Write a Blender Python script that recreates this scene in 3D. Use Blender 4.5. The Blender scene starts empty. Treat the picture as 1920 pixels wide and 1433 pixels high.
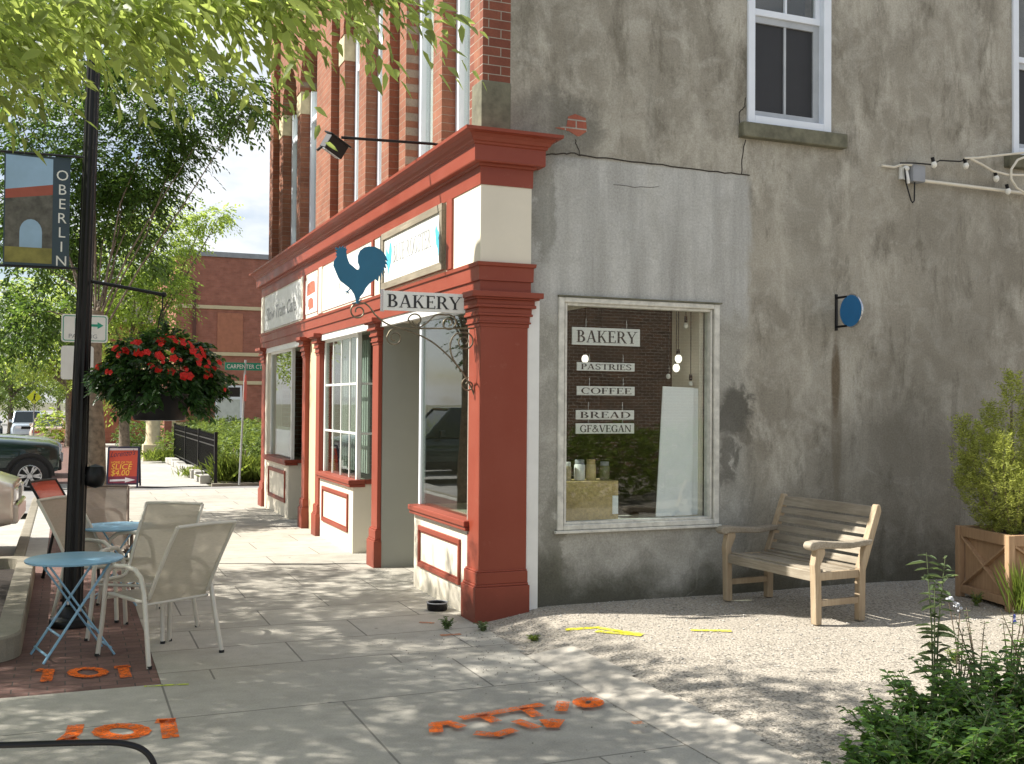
import bpy, bmesh, math, random
import numpy as np
from mathutils import Vector, Matrix
random.seed(7); RNG = np.random.default_rng(7)
S = bpy.context.scene; COL = S.collection; PI = math.pi

# ------------------------------------------------------------------ camera, sky, sun, exposure
H = 1.75
CAMPOS = Vector((-3.017, -8.086, H))
FPX, YAW, PITCH, ROLL = 2013.3, 0.39303, 0.019878, 0.007532
cy, sy, cp, sp = math.cos(YAW), math.sin(YAW), math.cos(PITCH), math.sin(PITCH)
FW = Vector((sy*cp, cy*cp, sp)); _R = Vector((cy, -sy, 0)); _U = _R.cross(FW)
RT = math.cos(ROLL)*_R + math.sin(ROLL)*_U; UP = -math.sin(ROLL)*_R + math.cos(ROLL)*_U
cam = bpy.data.cameras.new('camera'); camo = bpy.data.objects.new('camera', cam); COL.objects.link(camo)
cam.sensor_width = 36; cam.lens = FPX/1920*36; cam.clip_start = .05; cam.clip_end = 3000
M3 = Matrix((RT, UP, -FW)).transposed()
camo.matrix_world = Matrix.Translation(CAMPOS) @ M3.to_4x4(); S.camera = camo

SUN_EL = math.radians(44); SUN_DIR = Vector((-.938, .347, 0)).normalized()
sl = bpy.data.lights.new('sun', 'SUN'); sl.energy = 4.7; sl.angle = math.radians(.53); sl.color = (1, .95, .87)
so = bpy.data.objects.new('sun', sl); COL.objects.link(so)
sd = SUN_DIR*math.cos(SUN_EL) + Vector((0, 0, math.sin(SUN_EL)))
so.rotation_euler = sd.to_track_quat('Z', 'Y').to_euler()
W = bpy.data.worlds.new('World'); S.world = W; W.use_nodes = True
wn, wl = W.node_tree.nodes, W.node_tree.links
bg = wn['Background']; bg.inputs[1].default_value = .074
sky = wn.new('ShaderNodeTexSky'); sky.sky_type = 'NISHITA'; sky.sun_disc = False
sky.sun_elevation = SUN_EL; sky.sun_rotation = math.atan2(SUN_DIR.x, SUN_DIR.y); sky.air_density = 1; sky.dust_density = 1.2; sky.ozone_density = 1
tc = wn.new('ShaderNodeTexCoord'); mp = wn.new('ShaderNodeMapping'); mp.inputs['Scale'].default_value = (1, 1, 2.2); mp.inputs['Location'].default_value = (.35, .1, .0)
nz = wn.new('ShaderNodeTexNoise'); nz.inputs['Scale'].default_value = 3.2; nz.inputs['Detail'].default_value = 9; nz.inputs['Roughness'].default_value = .56
cr = wn.new('ShaderNodeValToRGB'); cr.color_ramp.elements[0].position = .41; cr.color_ramp.elements[1].position = .57
mx = wn.new('ShaderNodeMix'); mx.data_type = 'RGBA'; 
dv = wn.new('ShaderNodeVectorMath'); dv.operation = 'DOT_PRODUCT'; dv.inputs[1].default_value = (.15, -.55, .82); wl.new(tc.outputs['Generated'], dv.inputs[0])
mr = wn.new('ShaderNodeMapRange'); mr.inputs['From Min'].default_value = -.15; mr.inputs['From Max'].default_value = .75; wl.new(dv.outputs['Value'], mr.inputs[0])
cm = wn.new('ShaderNodeMix'); cm.data_type = 'RGBA'; cm.inputs[6].default_value = (7.1, 7.3, 7.6, 1); cm.inputs[7].default_value = (7.2, 7.5, 7.9, 1); wl.new(mr.outputs[0], cm.inputs[0]); wl.new(cm.outputs[2], mx.inputs[7])
wl.new(tc.outputs['Generated'], mp.inputs[0]); wl.new(mp.outputs[0], nz.inputs[0]); wl.new(nz.outputs[0], cr.inputs[0])
wl.new(cr.outputs[0], mx.inputs[0]); wl.new(sky.outputs[0], mx.inputs[6]); wl.new(mx.outputs[2], bg.inputs[0])
S.view_settings.view_transform = 'Standard'; S.view_settings.look = 'None'; S.view_settings.exposure = 1.02; S.view_settings.gamma = 1
try:
    S.cycles.max_bounces = 8; S.cycles.transparent_max_bounces = 12; S.cycles.sample_clamp_indirect = 6
except Exception: pass

# ------------------------------------------------------------------ pixel -> place helpers (photo pixels, real planes)
def ray(x, y): return FW*FPX + RT*(x-960) - UP*(y-716.5)
def on_z(x, y, z=0): d = ray(x, y); return CAMPOS + d*((z-H)/d.z)
def on_x(x, y, X): d = ray(x, y); return CAMPOS + d*((X-CAMPOS.x)/d.x)
def on_y(x, y, Y): d = ray(x, y); return CAMPOS + d*((Y-CAMPOS.y)/d.y)
def at_depth(x, y, D): return CAMPOS + ray(x, y)*(D/FPX)

# ------------------------------------------------------------------ materials
class NT:
    def __init__(s, name):
        s.m = bpy.data.materials.new(name); s.m.use_nodes = True; s.t = s.m.node_tree; s.n = s.t.nodes; s.l = s.t.links
        s.b = s.n['Principled BSDF']; s.o = s.n['Material Output']; s.co = None
    def new(s, ty, **kw):
        n = s.n.new(ty)
        for k, v in kw.items(): setattr(n, k, v)
        return n
    def coord(s, scale=(1, 1, 1), rot=(0, 0, 0)):
        if not s.co: s.co = s.new('ShaderNodeTexCoord')
        m = s.new('ShaderNodeMapping'); m.inputs['Scale'].default_value = scale; m.inputs['Rotation'].default_value = rot
        s.l.new(s.co.outputs['Object'], m.inputs[0]); return m.outputs[0]
    def noise(s, scale, detail=5, rough=.55, vscale=(1, 1, 1), dist=0):
        n = s.new('ShaderNodeTexNoise'); n.inputs['Scale'].default_value = scale; n.inputs['Detail'].default_value = detail
        n.inputs['Roughness'].default_value = rough; n.inputs['Distortion'].default_value = dist
        s.l.new(s.coord(vscale), n.inputs['Vector']); return n.outputs[0]
    def ramp(s, v, lo, hi, c0=(0, 0, 0, 1), c1=(1, 1, 1, 1)):
        r = s.new('ShaderNodeValToRGB'); e = r.color_ramp.elements; e[0].position = lo; e[1].position = hi; e[0].color = c0; e[1].color = c1
        s.l.new(v, r.inputs[0]); return r.outputs[0]
    def mix(s, f, a, b, mode='MIX'):
        m = s.new('ShaderNodeMix', data_type='RGBA', blend_type=mode)
        for i, v in ((0, f), (6, a), (7, b)):
            if isinstance(v, (int, float)): m.inputs[i].default_value = v
            elif isinstance(v, (tuple, list)): m.inputs[i].default_value = (*v[:3], 1)
            else: s.l.new(v, m.inputs[i])
        return m.outputs[2]
    def math(s, op, a, b=0.0, c=0.0):
        m = s.new('ShaderNodeMath', operation=op)
        for i, v in enumerate((a, b, c)):
            if isinstance(v, (int, float)): m.inputs[i].default_value = v
            else: s.l.new(v, m.inputs[i])
        return m.outputs[0]
    def bump(s, h, strength=.3, dist=.01):
        b = s.new('ShaderNodeBump'); b.inputs['Strength'].default_value = strength; b.inputs['Distance'].default_value = dist
        s.l.new(h, b.inputs['Height']); s.l.new(b.outputs[0], s.b.inputs['Normal'])
    def set(s, col=None, rough=None, metal=None, spec=None):
        for nm, v in (('Base Color', col), ('Roughness', rough), ('Metallic', metal), ('Specular IOR Level', spec)):
            if v is None: continue
            if isinstance(v, (int, float)): s.b.inputs[nm].default_value = v
            elif isinstance(v, tuple): s.b.inputs[nm].default_value = (*v[:3], 1)
            else: s.l.new(v, s.b.inputs[nm])
        return s.m

def plain(name, col, rough=.5, metal=0, var=.12, scale=6, bump=.0, spec=None):
    t = NT(name); n = t.noise(scale, 6, .6)
    lo = tuple(c*(1-var) for c in col); hi = tuple(min(1, c*(1+var)) for c in col)
    c = t.mix(t.ramp(n, .3, .7), lo, hi); t.set(c, rough, metal, spec)
    if bump: t.bump(t.noise(scale*8, 4), bump, .004)
    return t.m

def glass(name, tint=(1, 1, 1), boost=.05, rough=0.0, dark=0.0):
    t = NT(name); t.n.remove(t.b)
    tr = t.new('ShaderNodeBsdfTransparent'); tr.inputs[0].default_value = (*tint, 1)
    gl = t.new('ShaderNodeBsdfGlossy'); gl.inputs['Roughness'].default_value = rough
    ge = t.new('ShaderNodeNewGeometry'); dt = t.new('ShaderNodeVectorMath', operation='DOT_PRODUCT'); t.l.new(ge.outputs['Incoming'], dt.inputs[0]); t.l.new(ge.outputs['Normal'], dt.inputs[1])
    fr = t.math('ADD', boost, t.math('MULTIPLY', 1-boost, t.math('POWER', t.math('SUBTRACT', 1.0, t.math('ABSOLUTE', dt.outputs['Value'])), 5.0)))
    bn = t.new('ShaderNodeBump'); bn.inputs['Strength'].default_value = .02; bn.inputs['Distance'].default_value = .02
    t.l.new(t.noise(1.6, 2), bn.inputs['Height']); t.l.new(bn.outputs[0], gl.inputs['Normal'])
    m = t.new('ShaderNodeMixShader'); t.l.new(fr, m.inputs[0]); t.l.new(tr.outputs[0], m.inputs[1]); t.l.new(gl.outputs[0], m.inputs[2])
    t.l.new(m.outputs[0], t.o.inputs[0]); return t.m

def brick(name, axis, c1, c2, mortar, bw=.215, bh=.075, msize=.012, var=.35):
    t = NT(name); sep = t.new('ShaderNodeSeparateXYZ'); cmb = t.new('ShaderNodeCombineXYZ')
    t.l.new(t.coord(), sep.inputs[0]); t.l.new(sep.outputs[{'x': 1, 'y': 0, 'z': 0}[axis]], cmb.inputs[0]); t.l.new(sep.outputs[1 if axis == 'z' else 2], cmb.inputs[1])
    b = t.new('ShaderNodeTexBrick'); b.inputs['Scale'].default_value = 1; b.inputs['Brick Width'].default_value = bw; b.inputs['Row Height'].default_value = bh
    b.inputs['Mortar Size'].default_value = msize*.5; b.inputs['Mortar Smooth'].default_value = .3; b.inputs['Bias'].default_value = 0
    b.inputs['Color1'].default_value = (*c1, 1); b.inputs['Color2'].default_value = (*c2, 1); b.inputs['Mortar'].default_value = (*mortar, 1)
    t.l.new(cmb.outputs[0], b.inputs[0])
    n = t.ramp(t.noise(3, 6, .65), .25, .8, (1-var,)*3+(1,), (1+var*.4,)*3+(1,))
    n2 = t.ramp(t.noise(60, 3, .6), .3, .7, (.85,)*3+(1,), (1.1,)*3+(1,))
    t.set(t.mix(1, t.mix(1, b.outputs[0], n, 'MULTIPLY'), n2, 'MULTIPLY'), .85)
    t.bump(t.math('SUBTRACT', t.math('MULTIPLY', t.noise(40, 3), .35), b.outputs['Fac']), .6, .008); return t.m

def leafmat(name, c, ct, var=.35, trans=.45, rough=.45):
    t = NT(name); t.n.remove(t.b); g = t.new('ShaderNodeNewGeometry')
    def vary(col):
        return t.mix(g.outputs['Random Per Island'], tuple(x*(1-var) for x in col), tuple(min(1, x*(1+var)) for x in col))
    d = t.new('ShaderNodeBsdfPrincipled'); d.inputs['Roughness'].default_value = rough; d.inputs['Specular IOR Level'].default_value = .35; t.l.new(vary(c), d.inputs['Base Color'])
    tr = t.new('ShaderNodeBsdfTranslucent'); t.l.new(vary(ct), tr.inputs[0])
    m = t.new('ShaderNodeMixShader'); m.inputs[0].default_value = trans
    t.l.new(d.outputs[0], m.inputs[1]); t.l.new(tr.outputs[0], m.inputs[2]); t.l.new(m.outputs[0], t.o.inputs[0]); return t.m

def wood(name, c1, c2, axis=(1, 14, 14), rough=.75, scale=3):
    t = NT(name); n = t.noise(scale, 8, .65, axis, .6); n2 = t.noise(1.3, 4)
    c = t.mix(t.ramp(n, .3, .7), c1, c2); c = t.mix(t.ramp(n2, .35, .75), c, tuple(x*.72 for x in c1)); t.set(c, rough); t.bump(n, .35, .003); return t.m

def stucco():
    t = NT('stucco'); sep = t.new('ShaderNodeSeparateXYZ'); t.l.new(t.coord(), sep.inputs[0]); X, Z = sep.outputs[0], sep.outputs[2]
    big = t.noise(.9, 7, .62, dist=.4); med = t.noise(3.5, 8, .68, dist=.5); streak = t.noise(1.6, 6, .6, (3.2, 1, .28)); fine = t.noise(55, 5, .7); grit = t.noise(160, 2, .5)
    c = t.mix(t.ramp(big, .32, .68), (.235, .214, .172), (.39, .362, .30))
    c = t.mix(t.ramp(med, .48, .70), c, (.44, .415, .355)); c = t.mix(t.math('MULTIPLY', t.ramp(t.noise(1.7, 9, .72, (1.3, 1, .55), .25), .50, .64), .8), c, (.50, .472, .40)); c = t.mix(t.math('MULTIPLY', t.ramp(t.noise(2.3, 9, .74, (1.4, 1, .5), .2), .53, .67), .85), c, (.150, .134, .102))
    def box(a, b, s): # soft step up at a, down at b
        return None
    def sstep(v, a, b):
        m = t.new('ShaderNodeMapRange', interpolation_type='SMOOTHSTEP'); m.inputs['From Min'].default_value = a; m.inputs['From Max'].default_value = b; t.l.new(v, m.inputs[0]); return m.outputs[0]
    wob = t.math('MULTIPLY', t.math('SUBTRACT', med, .5), .5); wob2 = t.math('MULTIPLY', t.math('SUBTRACT', big, .5), 1.1)
    Xw = t.math('ADD', X, wob); Zw = t.math('ADD', Z, wob)
    # newer grey render over the window
    patch = t.math('MULTIPLY', t.math('MULTIPLY', sstep(Z, 3.83, 3.80), sstep(t.math('ADD', X, t.math('MULTIPLY', wob, .45)), 2.68, 2.58)), sstep(Zw, 2.35, 2.6))
    grey = t.mix(t.ramp(streak, .34, .68), (.34, .335, .312), (.60, .598, .565)); grey = t.mix(t.ramp(med, .4, .75), grey, (.39, .383, .352))
    c = t.mix(patch, c, grey)
    low = t.math('MULTIPLY', sstep(Xw, 2.75, 2.45), sstep(Zw, 2.62, 2.45))
    c = t.mix(t.math('MULTIPLY', low, .75), c, t.mix(t.ramp(med, .35, .7), (.29, .285, .25), (.47, .46, .415)))
    # damp greenish grime at the foot of the wall
    damp = t.math('MULTIPLY', sstep(t.math('ADD', Z, t.math('ADD', wob2, t.math('MULTIPLY', wob, .8))), .62, .12), .85); c = t.mix(damp, c, (.062, .060, .040))
    # dark blotches right of the window, drips under the sills, dark area above the planter
    def blot(cx, cz, rx, rz, k, col, xs=None):
        dx = t.math('DIVIDE', t.math('SUBTRACT', xs or Xw, cx), rx); dz = t.math('DIVIDE', t.math('SUBTRACT', Zw, cz), rz)
        r = t.math('ADD', t.math('MULTIPLY', dx, dx), t.math('MULTIPLY', dz, dz)); return t.mix(t.math('MULTIPLY', sstep(r, 1.2, .35), k), c, col)
    c = blot(2.50, 1.72, .20, .22, .8, (.085, .080, .066)); c = blot(2.42, 1.28, .10, .30, .65, (.09, .085, .07)); c = blot(2.62, 1.50, .10, .12, .5, (.1, .09, .07))
    c = blot(.72, .62, .10, .5, .5, (.12, .115, .085)); c = blot(4.4, .9, 1.3, .95, .5, (.115, .102, .08)); c = blot(4.9, 1.9, 1.1, .8, .3, (.15, .132, .10)); c = blot(5.2, 3.2, .8, 1.0, .3, (.17, .155, .125)); c = blot(3.2, .5, .9, .5, .4, (.13, .117, .09))
    c = blot(3.6, 2.0, .055, .42, .7, (.095, .055, .022), X); c = blot(3.61, 1.72, .07, .9, .4, (.11, .085, .05), X); c = blot(3.3, 3.4, .35, .8, .25, (.3, .285, .24))
    c = blot(.7, 4.05, .5, .35, .45, (.075, .078, .070)); c = blot(.62, 3.4, .13, .55, .55, (.15, .145, .115))
    drip = t.math('MULTIPLY', t.math('MULTIPLY', t.ramp(streak, .56, .66), sstep(Z, 2.2, 3.9)), .35); c = t.mix(drip, c, (.33, .315, .27))
    veins = t.new('ShaderNodeTexVoronoi', feature='DISTANCE_TO_EDGE'); veins.inputs['Scale'].default_value = 1.6
    wv = t.new('ShaderNodeMix', data_type='VECTOR'); wv.inputs[0].default_value = .22; nn = t.new('ShaderNodeTexNoise'); nn.inputs['Scale'].default_value = 3; t.l.new(t.coord(), nn.inputs[0])
    t.l.new(t.coord(), wv.inputs[4]); t.l.new(nn.outputs[1], wv.inputs[5]); t.l.new(wv.outputs[1], veins.inputs[0])
    vm = t.math('MULTIPLY', t.ramp(veins.outputs[0], .0, .012, (1, 1, 1, 1), (0, 0, 0, 1)), t.math('MULTIPLY', t.ramp(big, .5, .62), .35)); c = t.mix(vm, c, (.36, .35, .31))
    c = t.mix(1, c, t.ramp(fine, .3, .72, (.78, .78, .78, 1), (1.18, 1.18, 1.18, 1)), 'MULTIPLY'); c = t.mix(1, c, t.ramp(grit, .3, .7, (.9, .9, .9, 1), (1.1, 1.1, 1.1, 1)), 'MULTIPLY')
    t.set(c, .92, spec=.2); t.bump(t.math('ADD', t.math('MULTIPLY', med, 1.5), t.math('MULTIPLY', fine, .35)), .55, .012); return t.m

def concrete(name, c1, c2, joints=None, jcol=(.09, .085, .075)):
    t = NT(name); big = t.noise(.7, 7, .6); med = t.noise(5, 7, .65); fine = t.noise(90, 4, .7)
    c = t.mix(t.ramp(big, .3, .7), c1, c2); c = t.mix(1, c, t.ramp(med, .3, .75, (.82,)*3+(1,), (1.1,)*3+(1,)), 'MULTIPLY'); c = t.mix(1, c, t.ramp(fine, .3, .7, (.85,)*3+(1,), (1.12,)*3+(1,)), 'MULTIPLY')
    h = t.math('MULTIPLY', fine, .4)
    spots = t.new('ShaderNodeTexVoronoi'); spots.inputs['Scale'].default_value = 2.3; t.l.new(t.coord(), spots.inputs[0])
    c = t.mix(t.math('MULTIPLY', t.ramp(spots.outputs[0], .02, .05, (1, 1, 1, 1), (0, 0, 0, 1)), .75), c, (.05, .045, .04))
    if joints:
        sep = t.new('ShaderNodeSeparateXYZ'); cmb = t.new('ShaderNodeCombineXYZ'); mpn = t.new('ShaderNodeMapping'); mpn.inputs['Location'].default_value = joints[2]
        t.l.new(t.coord(), mpn.inputs[0]); b = t.new('ShaderNodeTexBrick'); b.inputs['Scale'].default_value = 1; b.inputs['Brick Width'].default_value = joints[0]; b.inputs['Row Height'].default_value = joints[1]
        b.inputs['Mortar Size'].default_value = .007; b.inputs['Mortar Smooth'].default_value = .2; b.inputs['Color1'].default_value = (1, 1, 1, 1); b.inputs['Color2'].default_value = (.86, .86, .86, 1); b.inputs['Mortar'].default_value = (1, 1, 1, 1)
        t.l.new(mpn.outputs[0], b.inputs[0]); c = t.mix(1, c, b.outputs[0], 'MULTIPLY'); c = t.mix(t.math('MULTIPLY', b.outputs['Fac'], .68), c, jcol); h = t.math('SUBTRACT', h, t.math('MULTIPLY', b.outputs['Fac'], 1.5))
    t.set(c, .9, spec=.25); t.bump(h, .4, .006); return t.m

def gravel():
    t = NT('gravel'); v = t.new('ShaderNodeTexVoronoi'); v.inputs['Scale'].default_value = 64; t.l.new(t.coord((1, 1, 1)), v.inputs[0])
    v2 = t.new('ShaderNodeTexVoronoi'); v2.inputs['Scale'].default_value = 95; t.l.new(t.coord((1, 1, 1)), v2.inputs[0])
    bw = t.new('ShaderNodeRGBToBW'); t.l.new(v.outputs['Color'], bw.inputs[0]); bw2 = t.new('ShaderNodeRGBToBW'); t.l.new(v2.outputs['Color'], bw2.inputs[0])
    c = t.mix(t.ramp(bw.outputs[0], .2, .85), (.28, .25, .205), (.52, .47, .395)); c2 = t.mix(t.ramp(bw2.outputs[0], .2, .8), (.34, .305, .25), (.52, .47, .395))
    c = t.mix(t.ramp(t.noise(2.2, 6, .6), .42, .62), c, c2); c = t.mix(t.math('MULTIPLY', t.ramp(t.noise(.8, 5, .6), .5, .7), .6), c, (.43, .385, .315))
    c = t.mix(t.ramp(v.outputs['Distance'], .55, .8), c, (.18, .165, .14)); t.set(c, .95, spec=.15)
    t.bump(t.math('ADD', t.math('MULTIPLY', v.outputs['Distance'], -1.0), t.math('MULTIPLY', v2.outputs['Distance'], -.5)), .45, .012); return t.m

M = {}
def mk():
    M['stucco'] = stucco()
    M['brick_x'] = brick('brick_front', 'x', (.265, .098, .052), (.32, .128, .07), (.32, .245, .18), msize=.008)
    M['brick_y'] = brick('brick_side', 'y', (.20, .058, .033), (.26, .082, .045), (.40, .35, .28), msize=.009)
    M['brick_far'] = brick('brick_far', 'y', (.36, .135, .09), (.42, .165, .115), (.34, .2, .15), msize=.006)
    M['brick_nb'] = brick('brick_neighbour', 'y', (.36, .20, .12), (.20, .12, .08), (.80, .74, .62), msize=.02)
    M['stone'] = plain('limestone', (.52, .44, .28), .85, var=.2, bump=.2)
    M['stone_d'] = plain('mossy_stone', (.15, .145, .10), .9, var=.35, scale=9, bump=.3)
    M['red'] = redpaint()
    M['cream'] = plain('cream_paint', (.72, .66, .54), .5, var=.05, scale=2, bump=.02)
    M['white'] = plain('white_paint', (.76, .76, .73), .45, var=.05)
    M['vinyl'] = plain('white_vinyl', (.74, .78, .84), .35, var=.03)
    M['tan'] = plain('tan_paint', (.60, .50, .32), .6, var=.06)
    M['grey'] = plain('grey_paint', (.30, .31, .28), .55, var=.06, scale=1.2)
    M['board'] = wood('weathered_board', (.20, .17, .12), (.36, .31, .23), (14, 1, 14))
    M['glass'] = glass('window_glass', (.95, .97, .96), .06); M['glass_s'] = glass('shop_glass', (.80, .85, .82), .13)
    M['glass_d'] = plain('dark_car_glass', (.02, .028, .03), .06, var=.1)
    M['screen'] = plain('insect_screen', (.022, .022, .024), .6, var=.1)
    M['black'] = plain('black_metal', (.006, .006, .007), .38, var=.2, spec=.3); M['blackr'] = plain('black_rubber', (.018, .018, .018), .8, var=.2)
    M['iron'] = plain('wrought_iron', (.17, .145, .10), .5, .6, var=.3, scale=20)
    M['letter'] = plain('black_lettering', (.018, .018, .02), .5, var=.05)
    M['blue'] = plain('blue_enamel', (.012, .13, .235), .42, var=.06); M['blue2'] = plain('bright_blue_sign', (.015, .15, .36), .4, var=.05)
    M['aqua'] = plain('pale_blue_paint', (.08, .42, .58), .5, var=.15); M['tblue'] = plain('powder_blue_metal', (.23, .43, .58), .38, var=.08)
    M['frame'] = plain('champagne_frame', (.60, .57, .49), .4, .1, var=.08); M['frame_shade'] = plain('shaded_frame', (.20, .145, .11), .45, .2, var=.06)  # second, browner copy of the chair frame carries shade in its colour
    M['teak'] = wood('weathered_teak', (.235, .195, .14), (.48, .425, .335), (16, 1.0, 16), scale=4); M['teakx'] = wood('weathered_teak_leg', (.36, .265, .165), (.55, .45, .31), (14, 14, 1.2))
    M['cedar'] = wood('cedar_board', (.34, .205, .11), (.49, .325, .19), (14, 14, 1.0))
    M['bark'] = plain('bark', (.17, .135, .10), .95, var=.45, scale=14, bump=.8); M['barkp'] = plain('pale_bark', (.34, .29, .22), .95, var=.4, scale=9, bump=.7)
    M['soil'] = plain('dark_soil', (.028, .021, .016), 1, var=.5, scale=25, bump=1)
    M['walk'] = concrete('sidewalk_concrete', (.42, .395, .335), (.51, .48, .41), (1.22, .63, (.3, .2, 0))); M['walk2'] = concrete('plain_concrete', (.40, .385, .35), (.48, .465, .42))
    M['kerb'] = concrete('kerb_concrete', (.20, .18, .135), (.33, .30, .24)); M['asphalt'] = concrete('asphalt', (.24, .235, .225), (.33, .32, .305))
    M['gravel'] = gravel()
    M['paver'] = brick('clay_pavers', 'z', (.165, .088, .07), (.215, .118, .095), (.08, .065, .055), .2, .1, .009)
    M['ground'] = plain('earth', (.12, .115, .07), 1, var=.3, scale=.4)
    M['orange'] = spray('orange_spray', (1.0, .20, .03)); M['yellow'] = spray('yellow_spray', (.82, .76, .04)); M['lime'] = spray('lime_spray', (.62, .72, .08)); M['fade'] = spray('faded_orange', (.62, .27, .14))
    M['card'] = plain('cardboard', (.50, .37, .17), .85, var=.25, scale=40); M['foam'] = plain('white_foam_board', (.86, .88, .88), .6, var=.03)
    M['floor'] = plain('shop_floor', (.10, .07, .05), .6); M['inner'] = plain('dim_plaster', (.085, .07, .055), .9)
    M['chrome'] = plain('alloy', (.55, .56, .58), .25, .9, var=.05); M['green_s'] = plain('green_sign', (.01, .24, .15), .45, var=.05); M['green_l'] = plain('green_print', (.02, .30, .2), .5)
    M['jeep'] = carpaint('dark_green_paint', (.008, .026, .021)); M['silver'] = carpaint('champagne_silver_paint', (.44, .40, .36)); M['beige'] = carpaint('beige_paint', (.60, .50, .41)); M['ltblue'] = carpaint('pale_blue_silver_paint', (.46, .54, .60)); M['wcar'] = carpaint('white_car_paint', (.75, .75, .76)); M['slate'] = carpaint('slate_paint', (.22, .24, .28)); M['navy'] = carpaint('navy_paint', (.03, .06, .09))
    M['tail'] = plain('tail_lamp_red', (.42, .04, .03), .3); M['lampw'] = plain('lamp_clear', (.7, .72, .74), .1)
    M['signred'] = plain('poster_red', (.55, .07, .035), .5, var=.05); M['signyel'] = plain('poster_yellow', (.85, .52, .06), .5, var=.03); M['signmar'] = plain('poster_maroon', (.20, .025, .05), .5); M['signwht'] = plain('poster_white', (.72, .66, .66), .5); M['signnavy'] = plain('board_navy', (.02, .02, .05), .5)
    M['petal'] = leafmat('red_petals', (.60, .018, .012), (.70, .05, .03), .3, .3); M['eye'] = plain('yellow_eye', (.7, .4, .05), .6)
    M['bluepetal'] = leafmat('blue_petals', (.16, .20, .62), (.25, .3, .8), .2, .3)
    M['leafA'] = leafmat('fresh_leaf', (.20, .26, .085), (.52, .62, .15), .45, .52); M['leafB'] = leafmat('dark_leaf', (.045, .092, .022), (.17, .28, .04), .5, .42)
    M['leafC'] = leafmat('lime_leaf', (.16, .24, .055), (.50, .62, .12), .35, .55); M['leafH'] = leafmat('hedge_leaf', (.11, .17, .035), (.28, .36, .06), .35, .4)
    M['leafF'] = leafmat('basket_leaf', (.028, .065, .018), (.08, .17, .03), .6, .3, .35); M['leafP'] = leafmat('border_leaf', (.060, .125, .035), (.19, .34, .05), .55, .42, .4)
    M['leafJ'] = leafmat('juniper_sprig', (.27, .30, .075), (.55, .60, .12), .45, .42); M['leafG'] = leafmat('grass_blade', (.16, .22, .04), (.36, .44, .07), .35, .4); M['leafW'] = leafmat('grey_weed_leaf', (.09, .13, .065), (.22, .30, .10), .4, .4)
    M['stem'] = plain('green_stem', (.10, .13, .05), .7); M['dry'] = plain('dry_stem', (.16, .12, .08), .8); M['silverleaf'] = plain('seed_fluff', (.55, .56, .58), .9)
    M['bulb'] = emit('lit_bulb', (1, .93, .8), .8); M['bulbg'] = plain('clear_bulb', (.75, .73, .66), .08)
    M['conduit'] = plain('conduit', (.70, .65, .54), .5, var=.08); M['boxg'] = plain('grey_box', (.28, .29, .31), .5); M['curtain'] = plain('curtain', (.55, .58, .55), .9, var=.1)
    M['crack'] = plain('crack_shadow', (.035, .028, .022), 1); M['ybright'] = plain('fluorescent_yellow', (.75, .85, .05), .5); M['sky_p'] = plain('print_sky', (.30, .45, .62), .5, var=.15, scale=3); M['navy_p'] = plain('print_navy', (.035, .06, .085), .5); M['roof_p'] = plain('print_roof', (.32, .08, .055), .5); M['dark_p'] = plain('print_wall', (.10, .095, .085), .5, var=.5, scale=14); M['grn_p'] = plain('print_lawn', (.22, .2, .05), .5, var=.4, scale=8)
    M['sling'] = sling('beige_sling', (.52, .47, .38)); M['slingr'] = sling('red_sling', (.40, .09, .06)); M['slingb'] = sling('darker_sling', (.36, .30, .25))

def sling(name, c):
    t = NT(name); t.n.remove(t.b); w = t.noise(30, 3, .6, (1, 1, 8)); col = t.mix(w, tuple(x*.75 for x in c), tuple(x*1.15 for x in c))
    d = t.new('ShaderNodeBsdfDiffuse'); t.l.new(col, d.inputs[0]); tr = t.new('ShaderNodeBsdfTranslucent'); t.l.new(col, tr.inputs[0]); tp = t.new('ShaderNodeBsdfTransparent')
    a = t.new('ShaderNodeMixShader'); a.inputs[0].default_value = .38; t.l.new(d.outputs[0], a.inputs[1]); t.l.new(tr.outputs[0], a.inputs[2])
    b = t.new('ShaderNodeMixShader'); b.inputs[0].default_value = .08; t.l.new(a.outputs[0], b.inputs[1]); t.l.new(tp.outputs[0], b.inputs[2]); t.l.new(b.outputs[0], t.o.inputs[0]); return t.m
def redpaint():
    t = NT('red_paint'); n = t.noise(2.0, 7, .62); fine = t.noise(70, 4, .7, (1, 1, .15)); sep = t.new('ShaderNodeSeparateXYZ'); t.l.new(t.coord(), sep.inputs[0])
    c = t.mix(t.ramp(n, .3, .72), (.235, .043, .022), (.275, .064, .037)); c = t.mix(t.math('MULTIPLY', t.ramp(t.noise(9, 8, .75), .60, .70), .35), c, (.33, .12, .08))
    g = t.new('ShaderNodeMapRange'); g.inputs['From Min'].default_value = .34; g.inputs['From Max'].default_value = .0; t.l.new(t.math('ADD', sep.outputs[2], t.math('MULTIPLY', t.math('SUBTRACT', n, .5), .5)), g.inputs[0])
    c = t.mix(t.math('MULTIPLY', g.outputs[0], .55), c, (.13, .038, .026)); t.set(c, t.ramp(n, .3, .7, (.4,)*3+(1,), (.58,)*3+(1,)), spec=.35); t.bump(t.math('ADD', fine, t.math('MULTIPLY', n, .6)), .12, .004); return t.m
def emit(name, c, s):
    t = NT(name); t.b.inputs['Base Color'].default_value = (*c, 1); t.b.inputs['Emission Color'].default_value = (*c, 1); t.b.inputs['Emission Strength'].default_value = s; t.b.inputs['Roughness'].default_value = .15; return t.m
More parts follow.
